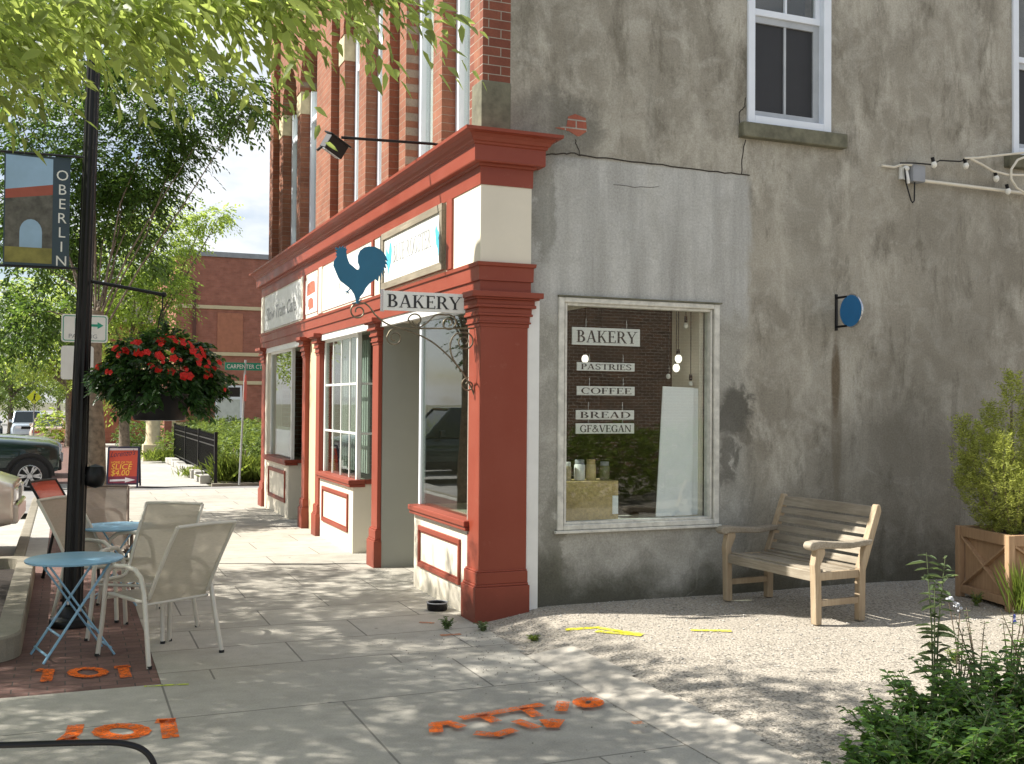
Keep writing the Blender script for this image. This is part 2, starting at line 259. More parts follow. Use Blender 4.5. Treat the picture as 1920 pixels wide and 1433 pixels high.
def carpaint(name, c):
    t = NT(name); n = t.noise(2, 3); t.set(t.mix(n, tuple(x*.94 for x in c), tuple(min(1, x*1.06) for x in c)), .28, .25); t.b.inputs['Coat Weight'].default_value = .8; t.b.inputs['Coat Roughness'].default_value = .04; return t.m
def spray(name, c):
    t = NT(name); n = t.noise(26, 6, .75); n2 = t.noise(120, 3, .7); t.set(t.mix(n2, tuple(x*.75 for x in c), c), .85, spec=.1)
    a = t.ramp(t.math('ADD', t.math('MULTIPLY', n, .7), t.math('MULTIPLY', n2, .3)), .37, .56); t.l.new(a, t.b.inputs['Alpha']); return t.m
mk()

# ------------------------------------------------------------------ mesh building
class MB:
    def __init__(s): s.v = []; s.f = []; s.mi = []; s.cur = 0
    def add(s, vs, fs):
        o = len(s.v); s.v += [tuple(v) for v in vs]; s.f += [tuple(i+o for i in f) for f in fs]; s.mi += [s.cur]*len(fs); return s
    def box(s, x0, x1, y0, y1, z0, z1):
        return s.add([(x0,y0,z0),(x1,y0,z0),(x1,y1,z0),(x0,y1,z0),(x0,y0,z1),(x1,y0,z1),(x1,y1,z1),(x0,y1,z1)], [(0,3,2,1),(4,5,6,7),(0,1,5,4),(1,2,6,5),(2,3,7,6),(3,0,4,7)])
    def prism(s, pts, fn, d0, d1):
        n = len(pts); vs = [fn(u, v, d0) for u, v in pts] + [fn(u, v, d1) for u, v in pts]
        return s.add(vs, [tuple(range(n)), tuple(range(2*n-1, n-1, -1))] + [(i, (i+1) % n, n+(i+1) % n, n+i) for i in range(n)])
    def tube(s, pts, r, n=8, cap=True, closed=False):
        P = [Vector(p) for p in pts]; k = len(P); R = r if isinstance(r, (list, tuple)) else [r]*k; vs = []; pn = None
        for i, p in enumerate(P):
            if closed: t = P[(i+1) % k]-P[i-1]
            else: t = P[min(i+1, k-1)]-P[max(i-1, 0)]
            t = t.normalized() if t.length else Vector((0, 0, 1))
            if pn is None: pn = t.orthogonal().normalized()
            pn = (pn - t*pn.dot(t)); pn = pn.normalized() if pn.length > 1e-6 else t.orthogonal().normalized(); q = t.cross(pn)
            vs += [p + (pn*math.cos(2*PI*j/n) + q*math.sin(2*PI*j/n))*R[i] for j in range(n)]
        fs = [(i*n+j, i*n+(j+1) % n, ((i+1) % k)*n+(j+1) % n, ((i+1) % k)*n+j) for i in range(k if closed else k-1) for j in range(n)]
        if cap and not closed: fs += [tuple(range(n-1, -1, -1)), tuple(range((k-1)*n, k*n))]
        return s.add(vs, fs)
    def lathe(s, prof, c=(0, 0, 0), n=24):
        vs = [(c[0]+r*math.cos(2*PI*j/n), c[1]+r*math.sin(2*PI*j/n), c[2]+z) for r, z in prof for j in range(n)]; k = len(prof)
        fs = [(i*n+j, i*n+(j+1) % n, (i+1)*n+(j+1) % n, (i+1)*n+j) for i in range(k-1) for j in range(n)]
        if prof[0][0] > 1e-4: fs.append(tuple(range(n-1, -1, -1)))
        if prof[-1][0] > 1e-4: fs.append(tuple(range((k-1)*n, k*n)))
        return s.add(vs, fs)
    def bar(s, a, b, w, h, up=(0, 0, 1)):
        a, b = Vector(a), Vector(b); d = (b-a).normalized(); u = Vector(up); sdir = d.cross(u)
        if sdir.length < 1e-4: sdir = d.orthogonal()
        sdir.normalize(); u = sdir.cross(d); o = [sdir*x*w/2 + u*y*h/2 for x, y in ((-1,-1),(1,-1),(1,1),(-1,1))]
        return s.add([a+q for q in o]+[b+q for q in o], [(3,2,1,0),(4,5,6,7),(0,1,5,4),(1,2,6,5),(2,3,7,6),(3,0,4,7)])
    def ball(s, c, r, n=10, sc=(1, 1, 1)):
        m = n//2+1; pr = [(math.sin(PI*i/m), -math.cos(PI*i/m)) for i in range(m+1)]; vs = []
        for a, z in pr: vs += [(c[0]+r*sc[0]*max(a, 1e-3)*math.cos(2*PI*j/n), c[1]+r*sc[1]*max(a, 1e-3)*math.sin(2*PI*j/n), c[2]+r*sc[2]*z) for j in range(n)]
        return s.add(vs, [(i*n+j, i*n+(j+1) % n, (i+1)*n+(j+1) % n, (i+1)*n+j) for i in range(m) for j in range(n)])
    def ribbon(s, pts, w, fn, d0, d1):
        for i in range(len(pts)-1):
            (x0, y0), (x1, y1) = pts[i], pts[i+1]; dx, dy = x1-x0, y1-y0; L = math.hypot(dx, dy) or 1; e = w*.25
            nx, ny = -dy/L*w/2, dx/L*w/2; ex, ey = dx/L*e, dy/L*e; k = .0001*(i % 3)
            s.prism([(x0-ex+nx, y0-ey+ny), (x0-ex-nx, y0-ey-ny), (x1+ex-nx, y1+ey-ny), (x1+ex+nx, y1+ey+ny)], fn, d0, d1+k)
        return s
    def build(s, name, mat, parent=None, bevel=0, smooth=False, loc=None, rot=None):
        me = bpy.data.meshes.new(name); me.from_pydata(s.v, [], s.f)
        for m in (mat if isinstance(mat, list) else [mat]): me.materials.append(M[m] if isinstance(m, str) else m)
        bm = bmesh.new(); bm.from_mesh(me)
        for i, f in enumerate(bm.faces): f.material_index = s.mi[i]; f.smooth = smooth
        bmesh.ops.recalc_face_normals(bm, faces=bm.faces); bm.to_mesh(me); bm.free()
        o = bpy.data.objects.new(name, me); COL.objects.link(o)
        if parent: o.parent = parent
        if loc: o.location = loc
        if rot: o.rotation_euler = rot
        if bevel:
            b = o.modifiers.new('bevel', 'BEVEL'); b.width = bevel; b.segments = 2; b.limit_method = 'ANGLE'; b.angle_limit = math.radians(40)
        elif smooth:
            try:
                for e in me.edges: pass
                o.modifiers.new('split', 'EDGE_SPLIT').split_angle = math.radians(50)
            except Exception: pass
        return o

def tag(o, label=None, cat=None, group=None, kind=None):
    for k, v in (('label', label), ('category', cat), ('group', group), ('kind', kind)):
        if v: o[k] = v
    return o
def thing(name, label, cat, loc=(0, 0, 0), rz=0, group=None):
    o = bpy.data.objects.new(name, None); COL.objects.link(o); o.location = loc; o.rotation_euler = (0, 0, rz); o.empty_display_size = .1
    return tag(o, label, cat, group)
def struct(o): o['kind'] = 'structure'; return o
def copy_tree(o, parent=None):
    c = o.copy(); COL.objects.link(c)
    if parent: c.parent = parent
    for ch in list(o.children): copy_tree(ch, c)
    return c
XZ = lambda y: (lambda u, v, d: (u, y-d, v))       # drawing on a plane facing -Y
YZ = lambda x: (lambda u, v, d: (x-d, u, v))       # drawing on a plane facing -X
def sheet(name, x0, x1, y0, y1, z, mat): return struct(MB().add([(x0,y0,z),(x1,y0,z),(x1,y1,z),(x0,y1,z)], [(0,1,2,3)]).build(name, mat))

def text(s, size, fn, mat, parent, name='lettering', shear=0, depth=.002, sx=1, align='LEFT'):
    cu = bpy.data.curves.new('t', 'FONT'); cu.body = s; cu.size = size; cu.shear = shear; cu.align_x = align; cu.resolution_u = 3
    to = bpy.data.objects.new('t', cu); COL.objects.link(to); me = bpy.data.meshes.new_from_object(to.evaluated_get(bpy.context.evaluated_depsgraph_get()))
    b = MB(); b.add([fn(v.co.x*sx, v.co.y, depth) for v in me.vertices], [tuple(p.vertices) for p in me.polygons])
    bpy.data.objects.remove(to); bpy.data.curves.remove(cu); bpy.data.meshes.remove(me); return b.build(name, mat, parent)

# serif capitals drawn from stems, bowls and diagonals
def glyph(b, ch, fn, d0, d1):
    T, t = .15, .06; q = [0]
    def P(pts): q[0] += 1; b.prism(pts, fn, d0, d1+.00012*q[0])
    def V(x, w=T, y0=0, y1=1, s0=True, s1=True):
        P([(x, y0), (x+w, y0), (x+w, y1), (x, y1)])
        for y, s in ((y0, s0), (y1-.045, s1)):
            if s: P([(x-.08, y), (x+w+.08, y), (x+w+.08, y+.045), (x-.08, y+.045)])
    def Hh(x0, x1, y, h=t): P([(x0, y), (x1, y), (x1, y+h), (x0, y+h)])
    def D(x0, y0, x1, y1, w): P([(x0-w/2, y0), (x0+w/2, y0), (x1+w/2, y1), (x1-w/2, y1)])
    def A(cx, cy, rx, ry, a0, a1, w=T, th=t):
        n = 10
        for i in range(n):
            p0, p1 = math.radians(a0+(a1-a0)*i/n), math.radians(a0+(a1-a0)*(i+1)/n)
            P([(cx+rx*math.cos(p0), cy+ry*math.sin(p0)), (cx+rx*math.cos(p1), cy+ry*math.sin(p1)), (cx+(rx-w)*math.cos(p1), cy+(ry-th)*math.sin(p1)), (cx+(rx-w)*math.cos(p0), cy+(ry-th)*math.sin(p0))])
    def R(pts, w): b.ribbon(pts, w, fn, d0, d1)
    w = .8
    if ch == 'B': V(.1); A(.32, .755, .27, .245, -90, 90); A(.34, .27, .33, .27, -90, 90); Hh(.2, .34, .94); Hh(.2, .34, .48); Hh(.2, .36, 0); w = .76
    elif ch == 'A': D(.1, 0, .4, 1, t); D(.68, 0, .4, 1, T); Hh(.2, .6, .3, .05); Hh(0, .22, 0, .045); Hh(.52, .84, 0, .045); w = .84
    elif ch == 'K': V(.1); D(.22, .38, .62, 1, t); D(.68, 0, .36, .56, T); Hh(.5, .76, .955, .045); Hh(.54, .84, 0, .045); w = .84
    elif ch in 'EF':
        V(.1); Hh(.2, .58, .94); Hh(.2, .46, .49); Hh(.55, .6, .8, .2); Hh(.44, .485, .42, .2); w = .66
        if ch == 'E': Hh(.2, .62, 0); Hh(.59, .64, 0, .22); w = .7
    elif ch in 'RP':
        V(.1); A(.34, .73, .3, .27, -90, 90); Hh(.2, .36, .94); Hh(.2, .36, .46); w = .7
        if ch == 'R': D(.72, 0, .4, .5, T); Hh(.62, .84, 0, .045); w = .84
    elif ch == 'Y': D(.36, .46, .1, 1, T); D(.42, .46, .72, 1, t); V(.32, T, 0, .5, True, False); Hh(-.02, .26, .955, .045); Hh(.58, .84, .955, .045); w = .8
    elif ch == 'T': V(.32, T, 0, 1, True, False); Hh(.03, .76, .94); Hh(.03, .08, .78, .2); Hh(.71, .76, .78, .2); w = .79
    elif ch == 'I': V(.12); w = .38
    elif ch in 'CG':
        A(.45, .5, .42, .52, 48, 312); Hh(.68, .735, .66, .26); w = .82
        if ch == 'G': V(.62, .14, .04, .42, False, True); w = .86
    elif ch == 'O': A(.46, .5, .43, .52, 0, 360); w = .92
    elif ch == 'D': V(.1); A(.3, .5, .52, .5, -90, 90); Hh(.2, .32, .94); Hh(.2, .32, 0); w = .9
    elif ch == 'S': R([(.58, .78), (.56, .9), (.4, .97), (.24, .96), (.12, .86), (.12, .72), (.2, .62), (.46, .44), (.56, .32), (.55, .16), (.44, .05), (.28, .03), (.14, .09), (.09, .24)], .1); w = .7
    elif ch == 'V': D(.38, 0, .1, 1, T); D(.4, 0, .7, 1, t); Hh(-.02, .26, .955, .045); Hh(.57, .82, .955, .045); w = .8
    elif ch == 'N': V(.1, t); D(.72, 0, .12, 1, T); V(.7, t, 0, 1, False, True); w = .88
    elif ch == 'U': V(.1, T, .25, 1, False, True); V(.62, t, .25, 1, False, True); A(.39, .27, .29, .27, 180, 360, .1); w = .82
    elif ch == 'L': V(.1); Hh(.2, .6, 0); Hh(.57, .62, 0, .24); w = .68
    elif ch == '&': R([(.8, .02), (.3, .66), (.24, .82), (.32, .95), (.46, .95), (.52, .82), (.44, .66), (.18, .42), (.08, .25), (.12, .1), (.28, .02), (.46, .06), (.62, .24), (.7, .5)], .09); w = .9
    elif ch == ' ': w = .45
    return w
def serif(s, x0, z0, x1, h, plane, mat, parent, d=.003):
    dummy = MB(); ws = [glyph(dummy, c, lambda u, v, d: (0, 0, 0), 0, 0) for c in s]; k = (x1-x0)/sum(ws); b = MB(); x = x0
    for c, w in zip(s, ws):
        glyph(b, c, (lambda u, v, d, x=x: plane(x+u*k, z0+v*h, d)), .0003, d); x += w*k
    return b.build('lettering', mat, parent)

# ------------------------------------------------------------------ foliage
def leaves(name, P, D, N, L, Wd, mat, parent=None, droop=.15):
    P, D, N = map(np.asarray, (P, D, N)); n = len(P); L = np.broadcast_to(np.asarray(L, float), (n,))[:, None]; Wd = np.broadcast_to(np.asarray(Wd, float), (n,))[:, None]
    D = D/np.linalg.norm(D, axis=1, keepdims=True); Sd = np.cross(D, N); Sd /= np.linalg.norm(Sd, axis=1, keepdims=True)+1e-9; N2 = np.cross(Sd, D)
    dn = np.array([0, 0, -1.0])
    v = np.stack([P, P+D*L*.32+Sd*Wd*.5+N2*Wd*.14, P+D*L*.68+Sd*Wd*.36+N2*Wd*.1+dn*L*droop*.4, P+D*L*.32-Sd*Wd*.5+N2*Wd*.14, P+D*L*.68-Sd*Wd*.36+N2*Wd*.1+dn*L*droop*.4, P+D*L+dn*L*droop], 1).reshape(-1, 3)
    f = np.array([[0, 1, 2, 5], [0, 5, 4, 3]]); F = (np.arange(n)[:, None, None]*6+f[None]).reshape(-1)
    me = bpy.data.meshes.new(name); me.vertices.add(n*6); me.vertices.foreach_set('co', v.astype(np.float32).ravel()); me.loops.add(len(F)); me.loops.foreach_set('vertex_index', F.astype(np.int32))
    me.polygons.add(n*2); me.polygons.foreach_set('loop_start', np.arange(0, n*8, 4, dtype=np.int32)); me.polygons.foreach_set('use_smooth', np.ones(n*2, bool)); me.update(); me.validate(); me.materials.append(M[mat])
    o = bpy.data.objects.new(name, me); COL.objects.link(o)
    if parent: o.parent = parent
    return o
def rnd(n): v = RNG.normal(size=(n, 3)); return v/np.linalg.norm(v, axis=1, keepdims=True)
def sprays(C0, D0, k=11, length=.45, leaf=.075):
    """twigs of alternate leaves: C0 twig roots (n,3), D0 twig directions"""
    n = len(C0); D0 = D0/np.linalg.norm(D0, axis=1, keepdims=True); ln = length*RNG.uniform(.6, 1.3, (n, 1))
    upv = np.array([0, 0, 1.0])+RNG.normal(0, .25, (n, 3)); Sd = np.cross(D0, upv); Sd /= np.linalg.norm(Sd, axis=1, keepdims=True)+1e-9; N = np.cross(Sd, D0)
    P, D, NN, L = [], [], [], []
    for i in range(k):
        tt = (i+.5)/k; s = 1 if i % 2 else -1; p = C0+D0*ln*tt+np.array([0, 0, -.25])*ln*tt*tt
        d = D0*.75+Sd*s*.8+RNG.normal(0, .22, (n, 3))+np.array([0, 0, -.32]); P.append(p); D.append(d); NN.append(N+RNG.normal(0, .35, (n, 3))); L.append(leaf*RNG.uniform(.65, 1.2, n)*(1-.25*abs(tt-.5)))
    return np.concatenate(P), np.concatenate(D), np.concatenate(NN), np.concatenate(L)
def blob_roots(blobs, dens):
    C, D = [], []
    for (c, r, w) in blobs:
        n = max(4, int(dens*w)); d = rnd(n); rad = RNG.uniform(.35, 1, (n, 1))**.5; r3 = np.array(r if isinstance(r, (tuple, list)) else (r, r, r*.75))
        C.append(np.array(c)+d*rad*r3); D.append(d*np.array([1, 1, .35])+RNG.normal(0, .4, (n, 3))+np.array([0, 0, -.1]))
    return np.concatenate(C), np.concatenate(D)
def tree(label, base, blobs, dens, leafmat_, barkmat, trunk_r, leaf=.08, k=11, length=.5, ratio=.42, trunk_top=None, group=None, name='street_tree', extra=None, limbs=True, lr=1.0):
    t = thing(name, label, 'tree', base, 0, group); b = Vector(base); mb = MB(); zc = min(c[2] for c, r, w in blobs)-b.z
    top = trunk_top or zc*.85; lean = [Vector((math.sin(i*1.3)*.03, math.cos(i*1.7)*.03, 0)) for i in range(6)]
    mb.tube([Vector((0, 0, -.1))]+[Vector((0, 0, top*i/5))+lean[i] for i in range(6)], [trunk_r*1.35]+[trunk_r*(1.08-.38*i/5) for i in range(6)], 12)
    if limbs:
        for c, r, w in blobs:
            e = Vector(c)-b; st = Vector((0, 0, top*random.uniform(.8, 1))); m_ = st.lerp(e, .5)+Vector((random.uniform(-.2, .2), random.uniform(-.2, .2), random.uniform(.0, .4)))
            mb.tube([st, st.lerp(m_, .5)+Vector((0, 0, .1)), m_, m_.lerp(e, .6), e], [trunk_r*q_*lr for q_ in (.55, .42, .3, .2, .05)], 7)
    mb.build('trunk', barkmat, t, smooth=True)
    C, D = blob_roots(blobs, dens)
    if extra is not None: C = np.concatenate([C, extra[0]]); D = np.concatenate([D, extra[1]])
    P, D, N, L = sprays(C-np.array(base), D, k, length, leaf); leaves('crown', P, D, N, L, L*ratio, leafmat_, t); return t

# ------------------------------------------------------------------ setting: ground, road, sidewalk, lot
def gz(y): return -.0165*max(0, min(y, 80)-22)
def slope(name, x0, x1, ys, z, mat):
    b = MB(); b.add([(x, y, z+gz(y)) for y in ys for x in (x0, x1)], [(2*i, 2*i+1, 2*i+3, 2*i+2) for i in range(len(ys)-1)]); return struct(b.build(name, mat))
slope('ground', -900, 900, (-900, 22, 80, 1200), -.17, 'ground')
slope('road', -17, -3.3, (-80, 22, 80, 300), -.125, 'asphalt')
sheet('gutter', -4.15, -3.4, -60, 13.2, -.119, 'walk2')
sheet('alley', -4.1, 40, 10.4, 15.0, -.03, 'asphalt')
mb = MB()
for x0, x1, y0, y1 in ((-2.45, 1.1, -1.1, 14.0),): mb.add([(x0,y0,0),(x1,y0,0),(x1,y1,0),(x0,y1,0)], [(0,1,2,3)])
struct(mb.build('sidewalk', 'walk')); mb = MB()
mb.add([(-.05,-1.1,0),(-2.45,-1.1,0),(-8,-1.1,0),(-8,-40,0),(-.05,-40,0)], [(0,1,2,3,4)])
struct(mb.build('sidewalk', concrete('near_slabs', (.41, .388, .335), (.50, .475, .41), (1.9, 1.42, (.55, .46, 0)))))
struct(MB().box(-3.20, -2.45, -1.1, 12.4, -.1, -.004).box(-8, -3.2, -1.1, -.2, -.1, -.004).box(-3.42, -3.2, -.2, 4.4, -.1, -.004).build('brick_paving', 'paver'))
sheet('sidewalk_border', -3.42, -3.2, 4.4, 12.4, -.003, 'walk2')
struct(MB().box(-3.42, -2.45, 12.4, 14.0, -.1, -.002).build('corner_ramp', 'walk2'))
mb = MB(); mb.box(-3.55, -3.42, 3.95, 13.0, -.2, .004); struct(mb.build('kerb', 'kerb', bevel=.02))
def lot_z(x, y):
    a = min(max((x+.06)/.75, 0), 1); b = min(max((y+4.2)/2.2, 0), 1); return .082*a*a*(3-2*a)*(.55+.45*b) + .006*math.sin(2.3*x+1.1*y)*a + .005*math.sin(5.1*y-2.7*x)*a
mb = MB(); xs = [-.06+.09*i for i in range(16)]+[1.4+.3*i for i in range(42)]+[15, 30]; ys = [-40, -25]+[-16+.3*i for i in range(55)]+[.35]
xs = sorted(set(round(x, 3) for x in xs))
ve = [(x, y, lot_z(x, y)-.002) for y in ys for x in xs]; nx = len(xs)
mb.add(ve, [(j*nx+i, j*nx+i+1, (j+1)*nx+i+1, (j+1)*nx+i) for j in range(len(ys)-1) for i in range(nx-1)]); struct(mb.build('gravel_lot', 'gravel', smooth=True))
mb = MB(); n = 14
for i in range(n):
    y0, y1 = -1.22-i*.45, -1.22-(i+1)*.45; e = .30+.02*math.sin(i*2.1)
    mb.add([(-.05,y0,.003),(e,y0,lot_z(e,y0)+.012),(e,y1,lot_z(e,y1)+.012),(-.05,y1,.003)], [(0,1,2,3)])
struct(mb.build('driveway_apron', concrete('apron_concrete', (.44, .405, .34), (.53, .49, .42))))
slope('far_sidewalk', -2.5, -.25, (15.0, 22, 80, 160), -.01, 'walk2'); sheet('far_sidewalk_edge', -3.4, -2.5, 15.0, 16.4, -.012, 'walk2')
slope('brick_verge', -3.35, -2.5, (16.4, 22, 60), -.02, 'paver'); struct(MB().bar((-3.43, 15.2, -.1), (-3.43, 22, -.1), .14, .18).bar((-3.43, 22, -.1), (-3.43, 80, gz(80)-.1), .14, .18).build('far_kerb', 'kerb'))
slope('lawn', -.25, 60, (15.05, 22, 80, 160), -.02, 'ground'); struct(MB().box(-.2, 20, 14.95, 15.08, -.1, .03).build('alley_kerb', 'kerb'))
# loose stones scattered on the lot
mb = MB(); ico = [(0,0,1),(.9,0,.2),(.25,.85,.15),(-.75,.5,.2),(-.7,-.55,.1),(.3,-.85,.2),(0,0,-.6)]; icf = [(0,1,2),(0,2,3),(0,3,4),(0,4,5),(0,5,1),(6,2,1),(6,3,2),(6,4,3),(6,5,4),(6,1,5)]
for i in range(2600):
    x, y = (random.uniform(.0, 5.5), -abs(random.gauss(0, 2.2))-.02)
    if i < 500: x, y = random.uniform(.3, 5), -abs(random.gauss(0, .35))-.02
    if y < -1.1 and x < .42: continue
    if x < .2 and y > -.1: continue
    s = random.choice((.004, .006, .008, .011)); a = random.uniform(0, 6); z = lot_z(x, y)
    mb.add([(x+s*(vx*math.cos(a)-vy*math.sin(a)), y+s*(vx*math.sin(a)+vy*math.cos(a)), z+s*.7*vz) for vx, vy, vz in ico], icf)
tag(mb.build('loose_stones', plain('pale_stones', (.42, .40, .36), .9, var=.4, scale=30)), 'pale loose gravel stones scattered over the lot beside the stucco wall', 'gravel', kind='stuff')

mb = MB()
for i in range(520):
    x, y = random.gauss(-.05, .35), -.35-abs(random.gauss(0, 1.6)); x = min(x, .3)
    s = random.choice((.003, .005, .006)); a = random.uniform(0, 6); z = max(lot_z(x, y), .002)
    mb.add([(x+s*(vx*math.cos(a)-vy*math.sin(a)), y+s*(vx*math.sin(a)+vy*math.cos(a)), z+s*.7*vz) for vx, vy, vz in ico], icf)
tag(mb.build('scattered_grit', plain('grit', (.22, .20, .17), .9, var=.5, scale=30)), 'dark grit strewn over the sidewalk edge next to the gravel lot', 'grit', kind='stuff')
# sprayed survey marks
def mark(strokes, mat, w, z=.004, name='paint_marking', lot=False):
    for s in strokes:
        b = MB(); pts = [on_z(x, y, .0) for x, y in s]; wd = w
        for i in range(len(pts)-1):
            a, c = pts[i], pts[i+1]; d = (c-a); L = d.length or 1; d = d/L; nrm = Vector((-d.y, d.x, 0))*wd/2; a2 = a-d*wd*.2; c2 = c+d*wd*.2
            q = [a2+nrm, a2-nrm, c2-nrm, c2+nrm]; b.add([(p.x, p.y, (lot_z(p.x, p.y)+.006 if lot else z)+.0002*i) for p in q], [(0,1,2,3)])
        struct(b.build(name, mat))
mark([[(122,1388),(138,1376),(142,1362)], [(140,1387),(118,1392)]], 'orange', .085)
ov = lambda cx, cy, rx, ry, n=14: [(cx+rx*math.cos(2*PI*i/n), cy-ry*math.sin(2*PI*i/n)) for i in range(n+1)]
mark([ov(228, 1373, 40, 11)], 'orange', .085); mark([[(298,1353),(322,1352)], [(314,1352),(320,1383)]], 'orange', .085)
mark([[(72,1257),(92,1258),(86,1278)]], 'orange', .07); mark([ov(165, 1262, 30, 8)], 'orange', .06); mark([[(218,1252),(240,1250)], [(230,1251),(236,1270)]], 'orange', .07)
mark([[(818,1378),(816,1364),(840,1361),(864,1369)], [(868,1352),(1014,1327)], [(905,1347),(928,1358)], [(986,1334),(1006,1348)], [(1056,1322),(1052,1338)], ov(1103, 1323, 18, 7), [(895,1381),(930,1384),(962,1375)], [(970,1358),(1004,1370)], [(1024,1356),(1036,1369),(1046,1356)]], 'orange', .075, .018)
mark([[(788,1168),(812,1169)], [(828,1192),(862,1190)]], 'fade', .05); mark([[(1188,1373),(1202,1372)]], 'fade', .05, .05)
mark([[(272,1288),(310,1286),(352,1284)]], 'lime', .03)
mark([[(1063,1198),(1120,1199),(1165,1206),(1203,1212)], [(1120,1205),(1200,1214)]], 'yellow', .06, lot=True); mark([[(1298,1206),(1368,1208)]], 'yellow', .06, lot=True)

# ------------------------------------------------------------------ the bakery building
B = thing('bakery_building', 'corner building with grey stucco side wall, brick upper front and red and cream shopfront', 'building')
def part(name, mat, mb, parent=None, **k): return mb.build(name, mat, parent or B, **k)
TOP = 9.2
# side wall with three openings (lower shop window, two sash windows)
mb = MB(); Y0, Y1 = 0, .28
holes = [(.745, 2.318, .70, 2.64), (2.605, 3.528, 4.29, 6.25), (5.81, 6.72, 4.31, 6.27)]
mb.box(.057, .745, Y0, Y1, -.1, 4.0); mb.box(.745, 2.318, Y0, Y1, -.1, .70); mb.box(.745, 2.318, Y0, Y1, 2.64, 4.0); mb.box(2.318, 12, Y0, Y1, -.1, 4.0)
mb.box(.30, 2.605, Y0, Y1, 4.0, TOP); mb.box(2.605, 3.528, Y0, Y1, 4.0, 4.29); mb.box(2.605, 3.528, Y0, Y1, 6.25, TOP); mb.box(3.528, 5.81, Y0, Y1, 4.0, TOP)
mb.box(5.81, 6.72, Y0, Y1, 4.0, 4.31); mb.box(5.81, 6.72, Y0, Y1, 6.27, TOP); mb.box(6.72, 12, Y0, Y1, 4.0, TOP)
part('stucco_wall', 'stucco', mb)
# cracks, seam and the hole showing brick
def crack(pts, w):
    b = MB(); P = [on_y(x, y, 0) for x, y in pts]; f = XZ(0)
    uv = []
    for i, p in enumerate(P[:-1]):
        for k in range(4): t = k/4; q = p.lerp(P[i+1], t); uv.append((q.x+random.uniform(-.006, .006), q.z+random.uniform(-.006, .006)))
    uv.append((P[-1].x, P[-1].z)); b.ribbon(uv, w, f, .001, .0025); part('crack', 'crack', b)
crack([(1022,291),(1050,289),(1076,288),(1088,292)], .010); crack([(1088,292),(1150,299),(1220,307),(1300,317),(1360,324),(1405,329)], .011); crack([(1088,292),(1082,276),(1078,262)], .007)
crack([(1398,262),(1392,290),(1390,326)], .009); crack([(1398,182),(1396,200),(1387,210),(1385,258)], .008); crack([(1150,346),(1190,352),(1235,350)], .003)
bp = [(1040,240),(1062,237),(1065,219),(1078,214),(1098,222),(1100,247),(1084,257),(1066,246)]
b = MB(); b.prism([(on_y(x, y, 0).x, on_y(x, y, 0).z) for x, y in bp], XZ(0), -.02, .004)
part('exposed_brick', brick('exposed_brick', 'y', (.36, .10, .06), (.42, .14, .08), (.42, .38, .32), .2, .07, .014), b)
# window sills, frames, sashes
def sash(x0, x1, z0, z1, zm, name='sash_window'):
    b = MB(); fw = .075; y = -.025
    b.box(x0-.0, x0+fw, y, .13, z0, z1); b.box(x1-fw*1.15, x1, y, .13, z0, z1); b.box(x0+fw, x1-fw*1.15, y, .13, z0, z0+.075); b.box(x0+fw, x1-fw*1.15, y, .13, z1-.08, z1)
    w = part(name, 'vinyl', b, bevel=.006)
    b = MB(); i0, i1 = x0+fw, x1-fw*1.15; b.box(i0, i1, .03, .08, zm-.03, zm+.03); b.box(i0, i0+.035, .035, .08, zm, z1-.08); b.box(i1-.05, i1, .035, .08, zm, z1-.08); xm = (i0+i1)/2; b.box(xm-.012, xm+.012, .04, .075, zm+.03, z1-.08)
    part('upper_sash', 'vinyl', b, w, bevel=.004)
    b = MB(); b.box(i0, i0+.012, .05, .1, z0+.075, zm-.03); b.box(i1-.065, i1, .05, .1, z0+.075, zm-.03); b.box(i0+.012, i1-.065, .05, .1, z0+.075, z0+.14); b.box(i0+.012, i1-.065, .05, .1, zm-.09, zm-.03); b.box(xm-.012, xm+.012, .055, .09, z0+.14, zm-.09)
    part('lower_sash', plain('grey_vinyl', (.42, .44, .46), .4), b, w)
    b = MB(); b.box(i0+.03, i1-.05, .062, .066, zm+.03, z1-.08); part('pane', 'glass', b, w)
    b = MB(); b.box(i0+.012, i1-.065, .07, .074, z0+.14, zm-.09); part('insect_screen', 'screen', b, w)
    b = MB(); b.box(i0, i1, .26, .27, z0, z1); part('blind', 'inner', b, w)
sash(2.605, 3.528, 4.29, 6.25, 5.33); sash(5.81, 6.72, 4.31, 6.27, 5.31)
b = MB().box(2.52, 3.68, -.075, .05, 4.15, 4.285); part('stone_sill', 'stone_d', b, bevel=.012); b = MB().box(5.70, 6.85, -.075, .05, 4.17, 4.305); part('stone_sill', 'stone_d', b, bevel=.012)
# shop window in the side wall
old = plain('old_white_trim', (.60, .585, .52), .6, var=.22, scale=14)
b = MB(); b.box(.745, .80, -.02, .12, .70, 2.64); b.box(2.262, 2.318, -.02, .12, .70, 2.64); b.box(.80, 2.262, -.02, .12, .70, .745); b.box(.80, 2.262, -.02, .12, 2.595, 2.64)
sw = part('side_shop_window', old, b, bevel=.008)
b = MB(); b.box(.81, .832, .0, .1, .745, 2.595); b.box(2.232, 2.252, .0, .1, .745, 2.595); b.box(.832, 2.232, .0, .1, .745, .766); b.box(.832, 2.232, .0, .1, 2.572, 2.595); part('glazing_bead', old, b, sw, bevel=.004)
part('pane', 'glass', MB().box(.832, 2.232, .05, .056, .766, 2.572), sw)
b = MB(); b.box(.74, 2.335, -.03, .0, 2.642, 2.654); part('drip_cap', 'stone_d', b, sw); part('window_sill', old, MB().box(.72, 2.33, -.04, .0, .675, .698), sw, bevel=.004)
